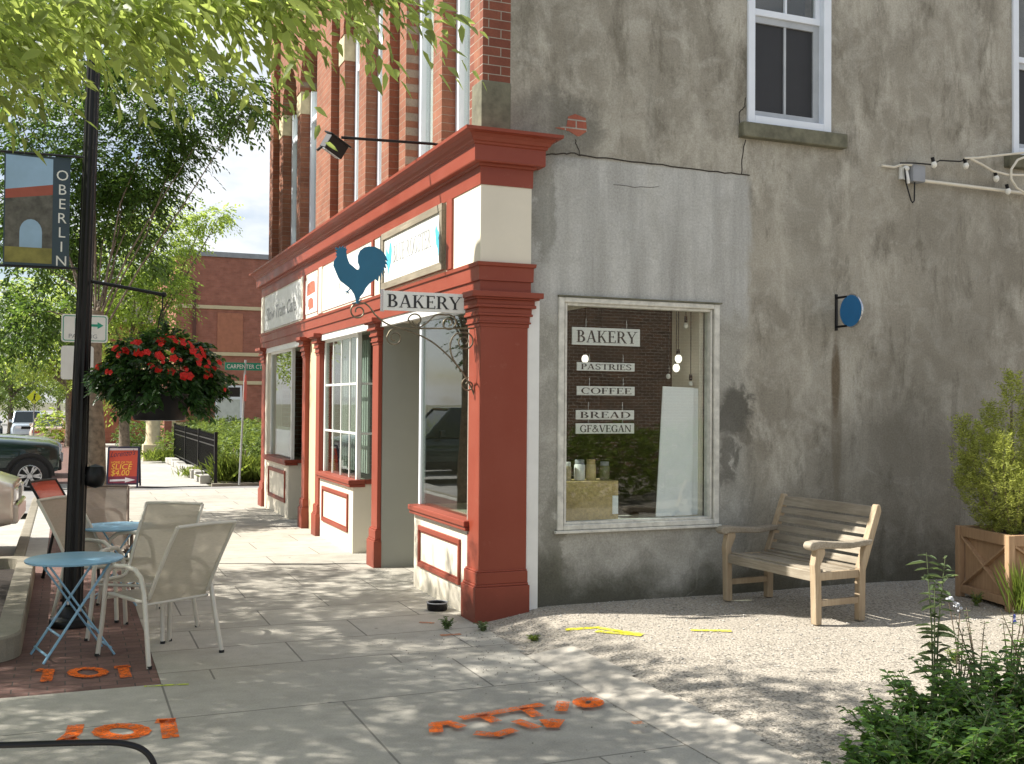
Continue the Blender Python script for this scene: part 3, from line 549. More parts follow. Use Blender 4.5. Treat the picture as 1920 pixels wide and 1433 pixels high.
# inside the shop
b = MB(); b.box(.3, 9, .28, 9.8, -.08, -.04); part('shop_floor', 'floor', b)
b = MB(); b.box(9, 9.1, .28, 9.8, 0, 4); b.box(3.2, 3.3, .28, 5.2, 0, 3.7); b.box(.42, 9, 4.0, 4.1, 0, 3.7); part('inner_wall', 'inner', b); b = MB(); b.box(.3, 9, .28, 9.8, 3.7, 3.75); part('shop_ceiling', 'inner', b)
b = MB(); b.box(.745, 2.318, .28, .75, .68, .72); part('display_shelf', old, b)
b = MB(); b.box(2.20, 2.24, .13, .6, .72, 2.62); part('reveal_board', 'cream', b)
# brick side face + stone base above the shopfront, brick front
b = MB(); b.box(.057, .30, 0, .06, 4.37, TOP); b.box(.057, .30, .06, .30, 4.0, TOP); part('brick_return', 'brick_y', b)
b = MB(); b.box(.045, .305, -.01, .22, 3.92, 4.37); part('corner_stone', 'stone_d', b, bevel=.01)
pil = [(.062, .20), (2.74, 3.02), (5.45, 6.30), (9.64, 9.95)]
for y0, y1 in pil: part('brick_pilaster', 'brick_x', MB().box(.056, .32, y0, y1, 3.92, TOP))
for y0, y1 in pil[1:]: part('pilaster_base', 'stone', MB().box(.045, .3, y0-.01, y1+.01, 3.90, 4.05), bevel=.008)
bays = [(.20, [(.33, 1.32), (1.58, 2.47)], 2.74), (3.02, [(3.15, 4.07), (4.40, 5.14)], 5.45), (6.30, [(6.5, 7.86), (8.14, 9.28)], 9.64)]
part('back_wall', 'inner', MB().box(.42, .5, .28, 9.9, 3.75, TOP))
for ya, wins, yb in bays:
    ed = [ya]+[v for w in wins for v in w]+[yb]
    for k in range(0, len(ed), 2): part('brick_pier', 'brick_x', MB().box(.156, .40, ed[k], ed[k+1], 3.92, 6.05)); part('impost_stone', 'stone', MB().box(.146, .40, ed[k]-.008, ed[k+1]+.008, 6.05, 6.38))
    for y0, y1 in wins:
        r = (y1-y0)/2; c = (y0+y1)/2
        pts = [(y0, 6.38)]+[(c-r*math.cos(PI*i/14), 6.38+r*math.sin(PI*i/14)) for i in range(1, 14)]+[(y1, 6.38), (y1, TOP), (y0, TOP)]
        part('arch_brick', 'brick_x', MB().prism(pts, YZ(.156), -.24, 0))
        ring = [(c-(r+.16)*math.cos(PI*i/14), 6.38+(r+.16)*math.sin(PI*i/14)) for i in range(15)]; inn = [(c-r*math.cos(PI*i/14), 6.38+r*math.sin(PI*i/14)) for i in range(14, -1, -1)]
        part('arch_ring', 'brick_x', MB().prism(ring+inn, YZ(.156), 0, .022))
        b = MB(); b.box(.29, .40, y0, y0+.09, 3.95, 6.38); b.box(.29, .40, y1-.09, y1, 3.95, 6.38); b.box(.29, .40, y0+.09, y1-.09, 3.95, 4.05); b.box(.30, .40, y0+.09, y1-.09, 5.9, 5.98); w = part('upper_window', 'vinyl', b, bevel=.006)
        part('pane', 'glass', MB().box(.345, .35, y0+.09, y1-.09, 4.05, 7.0), w); part('blind', 'curtain', MB().box(.385, .39, y0+.09, y1-.09, 4.05, 7.0), w)
    for k in range(0, len(ed), 2): part('brick_spandrel', 'brick_x', MB().box(.156, .40, ed[k], ed[k+1], 6.38, TOP))
b = MB(); b.box(.30, 12, .28, 9.95, TOP-.05, TOP+.02); part('roof', 'kerb', b); b = MB(); b.box(-.05, 12.1, -.1, 10.05, TOP, TOP+.25); part('parapet', 'stone', b)
b = MB(); b.box(.1, 12, 9.97, 10.4, -.1, 3.9); b.box(.3, 12, 9.80, 9.95, 3.9, TOP); part('far_end_wall', 'brick_y', b)
# entablature swept round the corner
def sweep(prof):
    b = MB(); n = len(prof)
    for i, (o, z) in enumerate(prof): b.v += [(.47+o, .02, z), (.47+o, -.05-o, z), (.035-o, -.05-o, z), (.035-o, 10.38+o, z), (.25, 10.38+o, z)]
    for i in range(n-1):
        for k in range(4): b.f.append((i*5+k, i*5+k+1, (i+1)*5+k+1, (i+1)*5+k)); b.mi.append(0)
    top = (n-1)*5; b.f.append((top, top+1, top+2, top+3, top+4)); b.mi.append(0); b.f.append((4, 3, 2, 1, 0)); b.mi.append(0); return b
part('lower_cornice', 'red', sweep([(-.03, 2.63), (.004, 2.63), (.004, 2.735), (.02, 2.738), (.022, 2.85), (.036, 2.856), (.04, 2.884), (-.03, 2.889)]))
part('frieze', 'cream', sweep([(-.04, 2.885), (.004, 2.885), (.004, 3.51), (-.04, 3.51)]))
part('cornice', 'red', sweep([(-.03, 3.508), (.012, 3.508), (.014, 3.652), (.03, 3.656), (.038, 3.672), (.086, 3.676), (.09, 3.685), (.09, 3.806), (.102, 3.812), (.106, 3.828), (.118, 3.836), (.13, 3.862), (.152, 3.885), (.180, 3.893), (.200, 3.897), (.203, 3.922), (-.02, 3.935)]))
F3 = YZ(.031)
def strip(y0, y1, mat='red', d=.02, z0=2.90, z1=3.505, nm='frieze_strip'): b = MB(); b.box(.031-d, .04, y0, y1, z0, z1); return part(nm, mat, b, bevel=.004)
strip(.60, .74); strip(2.80, 2.93, 'letter', .006); strip(3.16, 3.24, 'red'); strip(5.68, 5.86, 'cream', .022); strip(5.86, 5.93); strip(6.76, 6.86); strip(6.86, 7.0, 'cream', .022); strip(3.24, 5.66, 'white', .012, 2.92, 3.47, 'sign_panel')
strip(10.1, 10.36, 'cream', .018)
p = strip(7.02, 10.06, 'white', .012, 2.92, 3.48, 'sign_panel'); YS = lambda x, y0, sgn=-1: (lambda u, v, d: (x-d, y0-u, v))
glare_grey = plain('glare_grey_lettering', (.36, .37, .37), .6)  # grey letter tone stands in for glare and tree shade on the signs
text('Slow Train Cafe', .30, lambda u, v, d: (.018-d, 9.9-u*1.28, 3.07+v), glare_grey, p, shear=.15, depth=.002)
q = strip(5.98, 6.72, 'white', .012, 2.95, 3.42, 'sign_panel'); terr = plain('terracotta_print', (.42, .12, .07), .6, var=.3, scale=20)
b = MB(); random.seed(5)
for y0, y1, z0, z1 in ((6.1, 6.62, 3.2, 3.36), (6.12, 6.58, 3.24, 3.38), (6.2, 6.5, 3.0, 3.14), (6.24, 6.54, 3.05, 3.16)): b.prism([(y0, z0+.02), (y1, z0), (y1-.02, z1-.02), ((y0+y1)/2, z1), (y0+.03, z1-.01)], F3, .0125, .015+.001*len(b.f)/20)
part('printed_marks', terr, b, q); text('K', .16, lambda u, v, d: (.018-d, 5.66-.9-u, 3.1+v), glare_grey, p, 'lettering')
# sign board in weathered wood frame
sb = MB(); sb.box(-.012, .03, .80, 2.76, 2.915, 2.985); sb.box(-.012, .03, .80, 2.76, 3.43, 3.50); sb.box(-.012, .03, .80, .87, 2.985, 3.43); sb.box(-.012, .03, 2.69, 2.76, 2.985, 3.43)
SBT = sb.build('shop_sign_board', 'board', None, bevel=.004); tag(SBT, 'long white shop sign with blue birds in weathered wood frame above near shop window', 'shop sign')
MB().box(.006, .03, .87, 2.69, 2.985, 3.43).build('sign_face', 'white', SBT)
serif('BLUE ROOSTER', 0, 0, 1.22, .17, lambda u, v, d: (.006-d, 2.36-u, 3.16+v), glare_grey, SBT)
rb = [(0,.3),(.03,.36),(.1,.3),(.16,.26),(.22,.4),(.3,.4),(.34,.3),(.3,.16),(.2,.08),(.16,0),(.13,.08),(.05,.14)]
b = MB()
for y in (2.62, 1.02): b.prism([(y-u*.62, 3.05+v*.8) for u, v in rb], lambda u, v, d: (.006-d, u, v), .0003, .003)
b.build('bird_emblem', 'aqua', SBT)
# pilasters with stepped capital and plinth
def pilaster(y0, y1, x1=.30, nm='shop_pilaster', xr=None):
    xb = xr or x1; b = MB().box(.04, xb, y0, y1, 0, 2.64); p = part(nm, 'red', b, bevel=.006); y0e = y0
    c = MB(); e = lambda o: (.04-o, xb+(o*.95 if xr else 0), y0-o*.9, y1+o*.9)
    for z0, z1, o in ((2.365, 2.395, .008), (2.395, 2.41, .022), (2.41, 2.455, .014), (2.455, 2.475, .034), (2.475, 2.52, .026), (2.52, 2.545, .056), (2.545, 2.585, .046), (2.585, 2.60, .078), (2.60, 2.645, .105)):
        x0, x1_, a, d = e(o); c.box(x0, x1_, a, d, z0, z1)
    part('capital', 'red', c, p, bevel=.004)
    c = MB(); c.box(.0, xb+(.02 if xr else 0), y0-.03, y1+.035, -.1, .28); c.box(.01, xb+(.012 if xr else 0), y0-.02, y1+.025, .28, .30); c.box(.018, xb+(.008 if xr else 0), y0-.015, y1+.018, .30, .395); c.box(.026, xb+(.004 if xr else 0), y0-.008, y1+.01, .395, .41); part('plinth', 'red', c, p, bevel=.006)
pilaster(-.05, .225, xr=.452); pilaster(3.0, 3.235, .085); pilaster(5.88, 6.09, .16); pilaster(6.78, 6.98, .16); pilaster(10.08, 10.38)
part('corner_board', 'white', MB().box(.455, .567, -.03, .0, .06, 2.63), bevel=.008)
part('soffit', 'cream', MB().box(.1, 1.2, .1, 10.3, 2.60, 2.63)); b = MB(); b.box(.045, .1, .225, 3.0, 2.55, 2.63); b.box(.045, .1, 3.235, 5.88, 2.55, 2.63); b.box(.045, .1, 6.98, 10.08, 2.55, 2.63); part('window_head', 'white', b)
# three bays
def bay(y0, y1, zs, ret, bars, nm='shop_bay'):
    b = MB().box(.06, .95, y0, y1, -.1, zs); bo = part(nm, 'cream', b, bevel=.008)
    s = MB(); s.box(-.005, .2, y0-.04, y1+(.0), zs, zs+.05); s.box(.01, .2, y0-.03, y1, zs-.035, zs); s.box(.2, .95, y0-.04, y0+.12, zs, zs+.05) if ret else None; part('bay_sill', 'red', s, bo, bevel=.008)
    m = MB(); a, d, z0, z1 = y0+.2, y1-.18, .22, zs-.13
    for q in ((a, d, z0, z0+.045), (a, d, z1-.045, z1), (a, a+.035, z0+.045, z1-.045), (d-.035, d, z0+.045, z1-.045)): m.box(.038, .06, *q)
    for q in ((a+.035, d-.035, z0+.045, z0+.06), (a+.035, d-.035, z1-.06, z1-.045)): m.box(.048, .06, *q)
    if ret: m.box(.60, .64, y0-.02, y0, .22, zs-.12)
    part('panel_moulding', 'red', m, bo, bevel=.004)
    f = MB(); f.box(.10, .15, y0+.0, y0+.06, zs+.05, 2.6); f.box(.10, .16, y1-.05, y1, zs+.05, 2.6); f.box(.10, .15, y0+.06, y1-.05, 2.52, 2.6)
    for k in range(bars[0]): yy = y0+(y1-y0)*(k+1)/(bars[0]+1); f.box(.115, .135, yy-.011, yy+.011, zs+.05, 2.52)
    for k in range(bars[1]): zz = zs+(2.55-zs)*(k+1)/(bars[1]+1); f.box(.112, .138, y0+.06, y1-.05, zz-.013, zz+.013)
    if ret:
        f.box(.55, .61, y0+.01, y0+.06, zs+.05, 2.6)
        for k in range(bars[1]): zz = zs+(2.55-zs)*(k+1)/(bars[1]+1); f.box(.15, .55, y0+.02, y0+.045, zz-.013, zz+.013)
    part('bay_frame', 'vinyl' if not ret else 'white', f, bo, bevel=.003)
    part('bay_pane', 'glass_s', MB().box(.122, .128, y0+.06, y1-.05, zs+.05, 2.52), bo)
    if ret: part('return_pane', 'glass_s', MB().box(.15, .95, y0+.03, y0+.036, zs+.05, 2.6), bo)
    else: part('bay_return', 'cream', MB().box(.15, .95, y1-.012, y1, zs, 2.6), bo); part('bay_shade_panel', 'inner', MB().box(.15, .95, y1-.05, y1-.014, zs+.05, 2.58), bo)  # dark inner panel added to stand in for the shaded bay interior
    return bo
n1 = bay(.225, 1.75, .735, False, (0, 0)); n2 = bay(4.12, 5.87, .80, True, (3, 2)); n3 = bay(8.05, 9.88, .83, True, (0, 0))
part('frame_post', 'cream', MB().box(.05, .3, 9.88, 10.07, 0, 2.6), bevel=.006)
b = MB()
for i in range(26): y = 4.4+i*.052; b.box(.30+.02*(i % 2), .325+.02*(i % 2), y, y+.05, .9, 2.5)
part('curtain', 'curtain', b, n2); part('low_screen', 'foam', MB().box(.2, .22, 8.7, 9.8, .88, 1.35), n3)
part('return_wall', 'grey', MB().box(.0855, 1.3, 2.9886, 3.2, -.1, 2.60)); part('flat_door', 'tan', MB().box(.10, .2, 6.09, 6.78, -.1, 2.63))
b = MB(); b.box(.92, 1.0, 1.75, 3.0, -.1, 2.6); b.box(.92, 1.0, 3.2, 4.12, -.1, 2.6); b.box(.92, 1.0, 6.98, 8.05, -.1, 2.6); part('entry_door', plain('door_paint', (.16, .15, .13), .5), b)
b = MB()
for i in range(4):
    for j in range(3): b.box(.62, .625, .45+j*.4, .72+j*.4, 1.0+i*.38, 1.2+i*.38)
part('shelf_display', 'curtain', b)
# ------------------------------------------------------------------ things in and on the side wall
def window_sign(s, px0, py0, px1, py1, label):
    Yw = .085; a, c = on_y(px0, py0, Yw), on_y(px1, py1, Yw); z1, z0 = a.z, c.z; x0, x1 = a.x, c.x
    o = MB().box(x0, x1, Yw, Yw+.012, z0, z1).build('window_sign', 'white', None, bevel=.002); tag(o, label, 'sign', 'signs hanging in the side window')
    hh = z1-z0; serif(s, x0+.045*(x1-x0)+.01, z0+.15*hh, x1-.05*(x1-x0), hh*.68, lambda u, v, d: (u, Yw-d, v), 'letter', o, .0025)
    for xx in (x0+.14*(x1-x0)+.04, x1-.2*(x1-x0)): MB().tube([(xx, Yw+.004, z1), (xx, Yw+.004, z1+.07)], .0025, 5).build('hanging_chain', 'chrome', o)
window_sign('BAKERY', 1073, 613, 1200, 650, 'largest white sign reading BAKERY, topmost in the side window')
window_sign('PASTRIES', 1082, 679, 1190, 697, 'narrow white sign reading PASTRIES under the large BAKERY window sign')
window_sign('COFFEE', 1082, 724, 1190, 742, 'narrow white sign reading COFFEE in the side window')
window_sign('BREAD', 1080, 769, 1189, 787, 'narrow white sign reading BREAD in the side window')
window_sign('GF&VEGAN', 1080, 794, 1189, 813, 'narrow white sign reading GF&VEGAN, lowest in the side window')
b = MB(); b.prism([(1.755, .77), (2.115, .77), (2.135, 1.90), (1.82, 1.91)], XZ(.125), 0, .012); tag(b.build('foam_board', 'foam'), 'wide white board leaning inside the side window, left of the narrow one', 'board')
b = MB(); b.prism([(2.09, .77), (2.24, .77), (2.24, 1.895), (2.10, 1.895)], XZ(.16), 0, .012); tag(b.build('foam_board', 'foam'), 'narrow white board leaning behind the wide one at the window edge', 'board')
b = MB(); b.box(.84, 1.46, .26, .56, .722, 1.08); o = b.build('cardboard_box', 'card', None, bevel=.004); tag(o, 'tan cardboard box standing in the lower left of the side window', 'box')
MB().box(1.40, 1.455, .254, .259, .79, .95).build('box_label', 'foam', o)
def jar(x, h, r, mat, lid, label):
    o = MB().lathe([(r*.9, 0), (r, .01), (r, h*.74), (r*.8, h*.8)], (0, 0, 0), 16).build('jar', mat, None, smooth=True, loc=(x, .38, 1.081)); MB().lathe([(r*.85, 0), (r*.87, h*.2), (r*.8, h*.22)], (0, 0, h*.79), 16).build('lid', lid, o, smooth=True); tag(o, label, 'jar', 'jars on the cardboard box')
jar(.885, .10, .05, 'white', 'white', 'squat white jar at the left end of the cardboard box'); jar(1.02, .16, .035, plain('brown_jar', (.42, .34, .2), .4), 'white', 'slim jar with brown filling and pale lid on the cardboard box'); jar(1.14, .18, .048, 'white', 'boxg', 'tall plain white jar on the cardboard box'); jar(1.25, .18, .045, plain('tan_jar', (.6, .47, .24), .4), 'card', 'tan jar beside the tall white jar'); jar(1.385, .16, .045, plain('olive_jar', (.16, .15, .08), .2), 'boxg', 'dark olive jar at the right end of the cardboard box')
def pendant(x, y, px, py, mat, label, r=.032):
    p = on_y(px, py, y); o = thing('pendant_bulb', label, 'light bulb', p, 0, 'bulbs hanging inside the shop window'); MB().tube([(0, 0, .07), (0, 0, 3.68-p.z)], .004, 5).build('cord', 'black', o); MB().lathe([(.014, .03), (.016, .05), (.014, .085)], (0, 0, 0), 10).build('socket', 'black', o); MB().ball((0, 0, 0), r, 12, (1, 1, 1.25)).build('bulb', mat, o, smooth=True)
pendant(0, .7, 1097, 673, 'bulb', 'lit bulb hanging behind the PASTRIES window sign'); pendant(0, .22, 1272, 673, 'bulb', 'upper lit bulb at the right side of the shop window'); pendant(0, .3, 1268, 690, 'bulb', 'lower lit bulb just under the upper one'); pendant(0, .2, 1286, 611, 'bulbg', 'small unlit bulb near the top right of the window', .022); pendant(0, .2, 1295, 720, 'bulbg', 'small unlit bulb just above the leaning boards', .02); pendant(0, .3, 1253, 706, 'bulbg', 'small unlit bulb left of the one above the boards', .02)
# round blue wall sign
t = thing('round_wall_sign', 'small round blue sign on black bracket, standing out from the stucco wall', 'sign', (3.6, -.006, 2.62))
b = MB(); b.box(-.012, .012, -.012, .006, -.17, .17); b.box(-.01, .01, -.16, -.012, .125, .145); b.box(-.01, .01, -.16, -.012, -.145, -.125); b.build('bracket', 'black', t, bevel=.003)
b = MB(); b.add(*(lambda n: ([(s*.009, -.21+.145*math.cos(2*PI*i/n), .145*math.sin(2*PI*i/n)) for s in (-1, 1) for i in range(n)], [tuple(range(n)), tuple(range(2*n-1, n-1, -1))]+[(i, (i+1) % n, n+(i+1) % n, n+i) for i in range(n)]))(40)); b.build('disc', 'blue2', t); b = MB(); b.tube([(0, -.21+.146*math.cos(2*PI*i/40), .146*math.sin(2*PI*i/40)) for i in range(40)], .010, 6, closed=True); b.build('rim', 'chrome', t, smooth=True)
# junction box, conduit, string lights
t = thing('junction_box', 'grey electrical box with white fitting, fixed on the stucco wall right of the sash window', 'electrical box', (4.46, -.005, 3.98))
MB().box(-.03, .12, -.10, .0, -.075, .085).build('box', 'boxg', t, bevel=.006); b = MB(); b.ball((-.075, -.05, .05), .035, 10, (1, 1, .8)); b.tube([(-.075, -.05, .03), (-.06, -.06, -.06), (-.05, -.05, -.09)], .02, 8); b.box(-.12, -.03, -.03, 0, -.05, .09); b.build('fitting', 'white', t, smooth=False, bevel=.004)
MB().tube([(.12, -.05, -.05), (.9, -.05, -.057), (2.6, -.05, -.075)], .018, 8).build('conduit', 'conduit', t, smooth=True); b = MB(); b.tube([(-.34, -.02, .06), (-.2, -.03, .055), (-.1, -.04, .09), (-.02, -.08, .08)], .012, 6); b.build('cable_clamp', 'conduit', t); b = MB(); b.tube([(-.1, -.06, .05), (-.09, -.07, -.1), (-.04, -.08, -.26), (-.02, -.08, -.28), (.0, -.08, -.26), (.005, -.08, -.08)], .007, 6); b.build('loop_wire', 'black', t)
t = thing('string_lights', 'string of clear bulbs on black and white cable running right from grey electrical box', 'string lights', (4.46, 0, 3.98)); off = Vector((4.46, 0, 3.98))
wp = lambda pts, Y=-.12: [on_y(x, y, Y)-off for x, y in pts]
MB().tube(wp([(1688,306),(1715,306),(1748,309),(1762,301),(1800,303),(1830,296),(1870,291),(1930,286),(2010,276)]), .007, 6).build('black_cable', 'black', t)
b = MB(); b.tube(wp([(1808,297),(1835,296),(1870,292),(1925,286),(2010,275)], -.14), .011, 6); b.tube(wp([(1818,297),(1840,308),(1862,321),(1890,328),(1930,329),(2000,322)], -.14), .012, 6); b.tube(wp([(1934,290),(1908,300),(1896,318),(1896,336),(1906,352),(1925,364),(1950,362),(1965,340),(1958,308)], -.16), .012, 6); b.build('white_cable', 'conduit', t, smooth=True)
for x, y in ((1751, 309), (1811, 311), (1868, 335), (1890, 359), (1935, 300)):
    p = wp([(x, y)], -.13)[0]; bu = MB().ball(p, .03, 10, (1, 1, 1.2)).build('bulb', 'bulbg', t, smooth=True); MB().tube([p+Vector((-.02, 0, .07)), p+Vector((-.005, 0, .025))], .017, 8).build('socket', 'black', bu)
# floodlight on a long arm above the cornice
t = thing('floodlight', 'black square floodlight on long thin arm above the red cornice', 'floodlight', (.3, 1.12, 4.09)); o = Vector((.3, 1.12, 4.09))
MB().tube([on_y(812, 270, 1.12)-o+Vector((.25, 0, -.02)), on_y(812, 270, 1.12)-o, on_y(640, 258, 1.12)-o], .013, 8).build('arm', 'black', t, smooth=True)
c = on_y(628, 272, 1.12)-o
b = MB(); b.box(-.10, .10, -.05, .05, -.08, .06); b.box(-.12, .12, -.06, .07, .05, .065); hd = b.build('lamp_head', 'black', t, bevel=.008, loc=c, rot=(math.radians(20), math.radians(22), math.radians(25))); MB().box(-.09, .09, -.04, .045, -.085, -.079).build('lens', 'lampw', hd); b = MB(); b.tube([(-.1, 0, -.08), (-.12, .0, -.13)], .012, 6); b.build('knuckle', 'black', hd)
# wrought iron bracket with rooster and board
t = thing('hanging_bakery_sign', 'scrolled iron bracket carrying a blue rooster and white BAKERY board on corner pilaster', 'hanging sign', (0, .1, 2.4)); o = Vector((0, .1, 2.4)); YP = .1
pp = lambda pts: [on_y(x, y, YP)-o for x, y in pts]
def spiral(cx, cy, r0, r1, a0, a1, n=26): return [(cx+(r0+(r1-r0)*i/n)*math.cos(math.radians(a0+(a1-a0)*i/n)), cy-(r0+(r1-r0)*i/n)*math.sin(math.radians(a0+(a1-a0)*i/n))) for i in range(n+1)]
def smooth(pts, k=6):
    out = []
    for i in range(len(pts)-1):
        p0, p1, p2, p3 = [Vector((*pts[max(0, min(len(pts)-1, j))], 0)) for j in (i-1, i, i+1, i+2)]
        for s in range(k): u = s/k; q = .5*((2*p1)+(-p0+p2)*u+(2*p0-5*p1+4*p2-p3)*u*u+(-p0+3*p1-3*p2+p3)*u**3); out.append((q.x, q.y))
    return out+[pts[-1]]
b = MB(); tr = .0065
for pts in (smooth([(893,752),(884,728),(868,700),(845,672),(815,645),(785,628),(750,616),(725,607),(705,592),(692,575),(682,568)])+spiral(672, 584, 17, 5, 60, 560), [(893,616),(800,616),(740,616)], spiral(741, 631, 17, 5, 150, 560)[:1] and smooth([(748,616),(733,619),(725,632)])+spiral(740, 633, 15, 5, 180, 640), smooth([(790,617),(775,612),(766,600)])+spiral(779, 601, 14, 6, 180, -170), smooth([(783,616),(800,606),(815,592),(828,590)])+spiral(841, 606, 16, 5, 110, -430), smooth([(859,690),(848,670),(844,650),(848,634),(858,624)])+spiral(871, 641, 19, 5, 130, -420), spiral(878, 722, 14, 4, 90, 520), [(874,616),(862,640),(888,700)][:0] or [(893,612),(893,765)]):
    b.tube(pp(pts), tr, 6)
b.tube(pp([(893,600),(893,768)]), .009, 6); b.ball(pp([(893,770)])[0], .014, 8); b.build('iron_bracket', 'iron', t, smooth=True)
b = MB(); b.bar(pp([(893,612)])[0], pp([(893,612)])[0]+Vector((.06, 0, 0)), .012, .012); b.bar(pp([(893,748)])[0], pp([(893,748)])[0]+Vector((.05, 0, 0)), .012, .012); b.build('wall_fixing', 'black', t)
a, c = on_y(718, 545, YP)-o, on_y(869, 588, YP)-o
bd = MB().box(a.x, c.x, -.012, .012, c.z, a.z).build('sign_board', 'white', t, bevel=.002); hh = a.z-c.z; serif('BAKERY', a.x+.03, c.z+.17*hh, c.x-.025, hh*.66, lambda u, v, d: (u, -.012-d, v), 'letter', bd, .003)
MB().bar((a.x-.004, 0, c.z-.01), (a.x-.004, 0, a.z+.01), .03, .012, (0, 1, 0)).build('board_edge', 'chrome', bd)
rooster = [(668,566),(664,552),(658,543),(650,536),(642,530),(638,527),(634,520),(629,508),(625,498),(626,490),(629,485),(632,481),(629,478),(632,476),(629,472),(633,470),(628,467),(630,464),(636,466),(637,462),(640,465),(643,461),(645,465),(649,462),(648,467),(651,467),(649,472),(650,478),(652,486),(655,494),(662,500),(669,506),(673,505),(674,500),(671,492),(671,480),(675,470),(683,464),(692,462),(703,463),(713,468),(720,475),(724,482),(727,490),(722,488),(727,497),(722,495),(725,504),(719,501),(722,513),(717,505),(719,520),(715,510),(714,525),(711,516),(709,528),(704,524),(698,528),(692,533),(686,540),(681,550),(675,557),(672,566)]
b = MB(); b.prism([((on_y(x, y, YP)-o).x, (on_y(x, y, YP)-o).z) for x, y in rooster], lambda u, v, d: (u, d, v), -.004, .004)
b.tube(pp([(658,540),(652,546),(650,551)]), .005, 5); b.tube(pp([(652,546),(655,552)]), .004, 5); b.tube(pp([(652,546),(647,548)]), .004, 5); b.tube(pp([(670,560),(670,570)]), .012, 6); b.tube(pp([(670,567),(660,569)]), .005, 5); b.tube(pp([(671,567),(678,562)]), .005, 5); b.build('rooster', 'blue', t)
# ------------------------------------------------------------------ bench
def bench():
    t = thing('garden_bench', 'weathered wooden slatted bench with armrests, standing end-on by the stucco wall', 'bench', (2.46, -.83, .082), .06); t.scale = (.965, .985, .965)
    hw = .585; zb = .87
    # local: faces -X, width along Y
    b = MB()
    for i in range(6): x = -.205+i*.083; z = .43-.012*math.sin(PI*i/5)*2; b.box(x, x+.060, -hw+.03, hw-.03, z-.02, z)
    b.build('seat', 'teak', t, bevel=.005)
    b = MB(); lean = lambda z: .235+(z-.40)*.36
    for i in range(5): z0 = .445+i*.078; b.add([(lean(z)+dx, y, z) for z in (z0, z0+.052) for dx, y in ((-.012, -hw+.05), (.012, -hw+.05), (.012, hw-.05), (-.012, hw-.05))], [(0,3,2,1),(4,5,6,7),(0,1,5,4),(1,2,6,5),(2,3,7,6),(3,0,4,7)])
    z0, z1 = .825, .90; ys = [(-hw+.05)+(2*hw-.1)*i/10 for i in range(11)]; pts = [(ys[0], z0), (ys[-1], z0)]+[(y, z1+.012*math.cos(y*2.2)) for y in reversed(ys)]
    b.prism(pts, lambda u, v, d: (lean(v)+d-.014, u, v), 0, .03); b.build('backrest', 'teak', t, bevel=.005)
    for s in (-1, 1):
        y = s*(hw-.03)
        b = MB(); sec = [(-.245, 0), (-.185, 0), (-.19, .36), (-.20, .46), (-.15, .56), (-.155, .60), (-.235, .60), (-.245, .55), (-.262, .47), (-.255, .40)]
        b.prism(sec, lambda u, v, d: (u, d, v), y-.032, y+.032); b.build('leg', 'teakx', t, bevel=.008)
        b = MB(); sec = [(.205, 0), (.27, 0), (.275, .40), (.445, .87), (.43, .925), (.40, .925), (.38, .87), (.21, .42)]
        b.prism(sec, lambda u, v, d: (u, d, v), y-.03, y+.03); b.build('leg', 'teakx', t, bevel=.008)
        b = MB(); sec = [(-.31, .60), (-.32, .625), (-.30, .655), (-.22, .662), (-.05, .645), (.12, .635), (.24, .648), (.345, .648), (.32, .605), (.10, .585), (-.1, .595), (-.22, .60), (-.28, .585)]
        b.prism(sec, lambda u, v, d: (u, d, v), y-.045, y+.045); b.build('armrest', 'teak', t, bevel=.012)
        MB().box(-.19, .21, y-.018, y+.018, .14, .19).build('stretcher', 'teakx', t, bevel=.005); MB().box(-.19, .21, y-.02, y+.02, .345, .41).build('side_rail', 'teakx', t, bevel=.005)
    MB().box(-.238, -.205, -hw+.06, hw-.06, .335, .415).build('apron', 'teak', t, bevel=.006); MB().box(.20, .235, -hw+.06, hw-.06, .35, .41).build('back_rail', 'teakx', t, bevel=.005)
bench()
# ------------------------------------------------------------------ planter box with juniper
def planter():
    t = thing('wooden_planter', 'cedar planter box with crossed braces holding the upright juniper', 'planter', (4.53, -1.28, .085), -.24); w = .36; h = .62
    b = MB(); b.box(-w+.03, w-.03, -w+.03, w-.03, .06, h-.06); b.build('board_panel', 'cedar', t)
    for sx in (-1, 1):
        for s2 in (-1, 1): MB().box(sx*w-.03, sx*w+.03, s2*w-.03, s2*w+.03, 0, h).build('corner_post', 'cedar', t, bevel=.006)
    for k in range(4):
        R_ = Matrix.Rotation(k*PI/2, 3, 'Z')
        for q in ((-w+.03, w-.03, .04, .11), (-w+.03, w-.03, h-.09, h)): b = MB(); b.box(q[0], q[1], -w-.012, -w+.03, q[2], q[3]); b.v = [tuple(R_ @ Vector(v)) for v in b.v]; b.build('rail', 'cedar', t, bevel=.004)
        b = MB()
        b.bar((-w+.04, -w+.012, .11), (w-.04, -w+.012, h-.09), .018, .05, (0, 1, 0)); b.bar((-w+.04, -w+.008, h-.09), (w-.04, -w+.008, .11), .018, .05, (0, 1, 0)); b.v = [tuple(R_ @ Vector(v)) for v in b.v]; b.build('cross_brace', 'cedar', t, bevel=.003)
    MB().box(-w+.03, w-.03, -w+.03, w-.03, h-.08, h-.05).build('soil', 'soil', t)
planter()
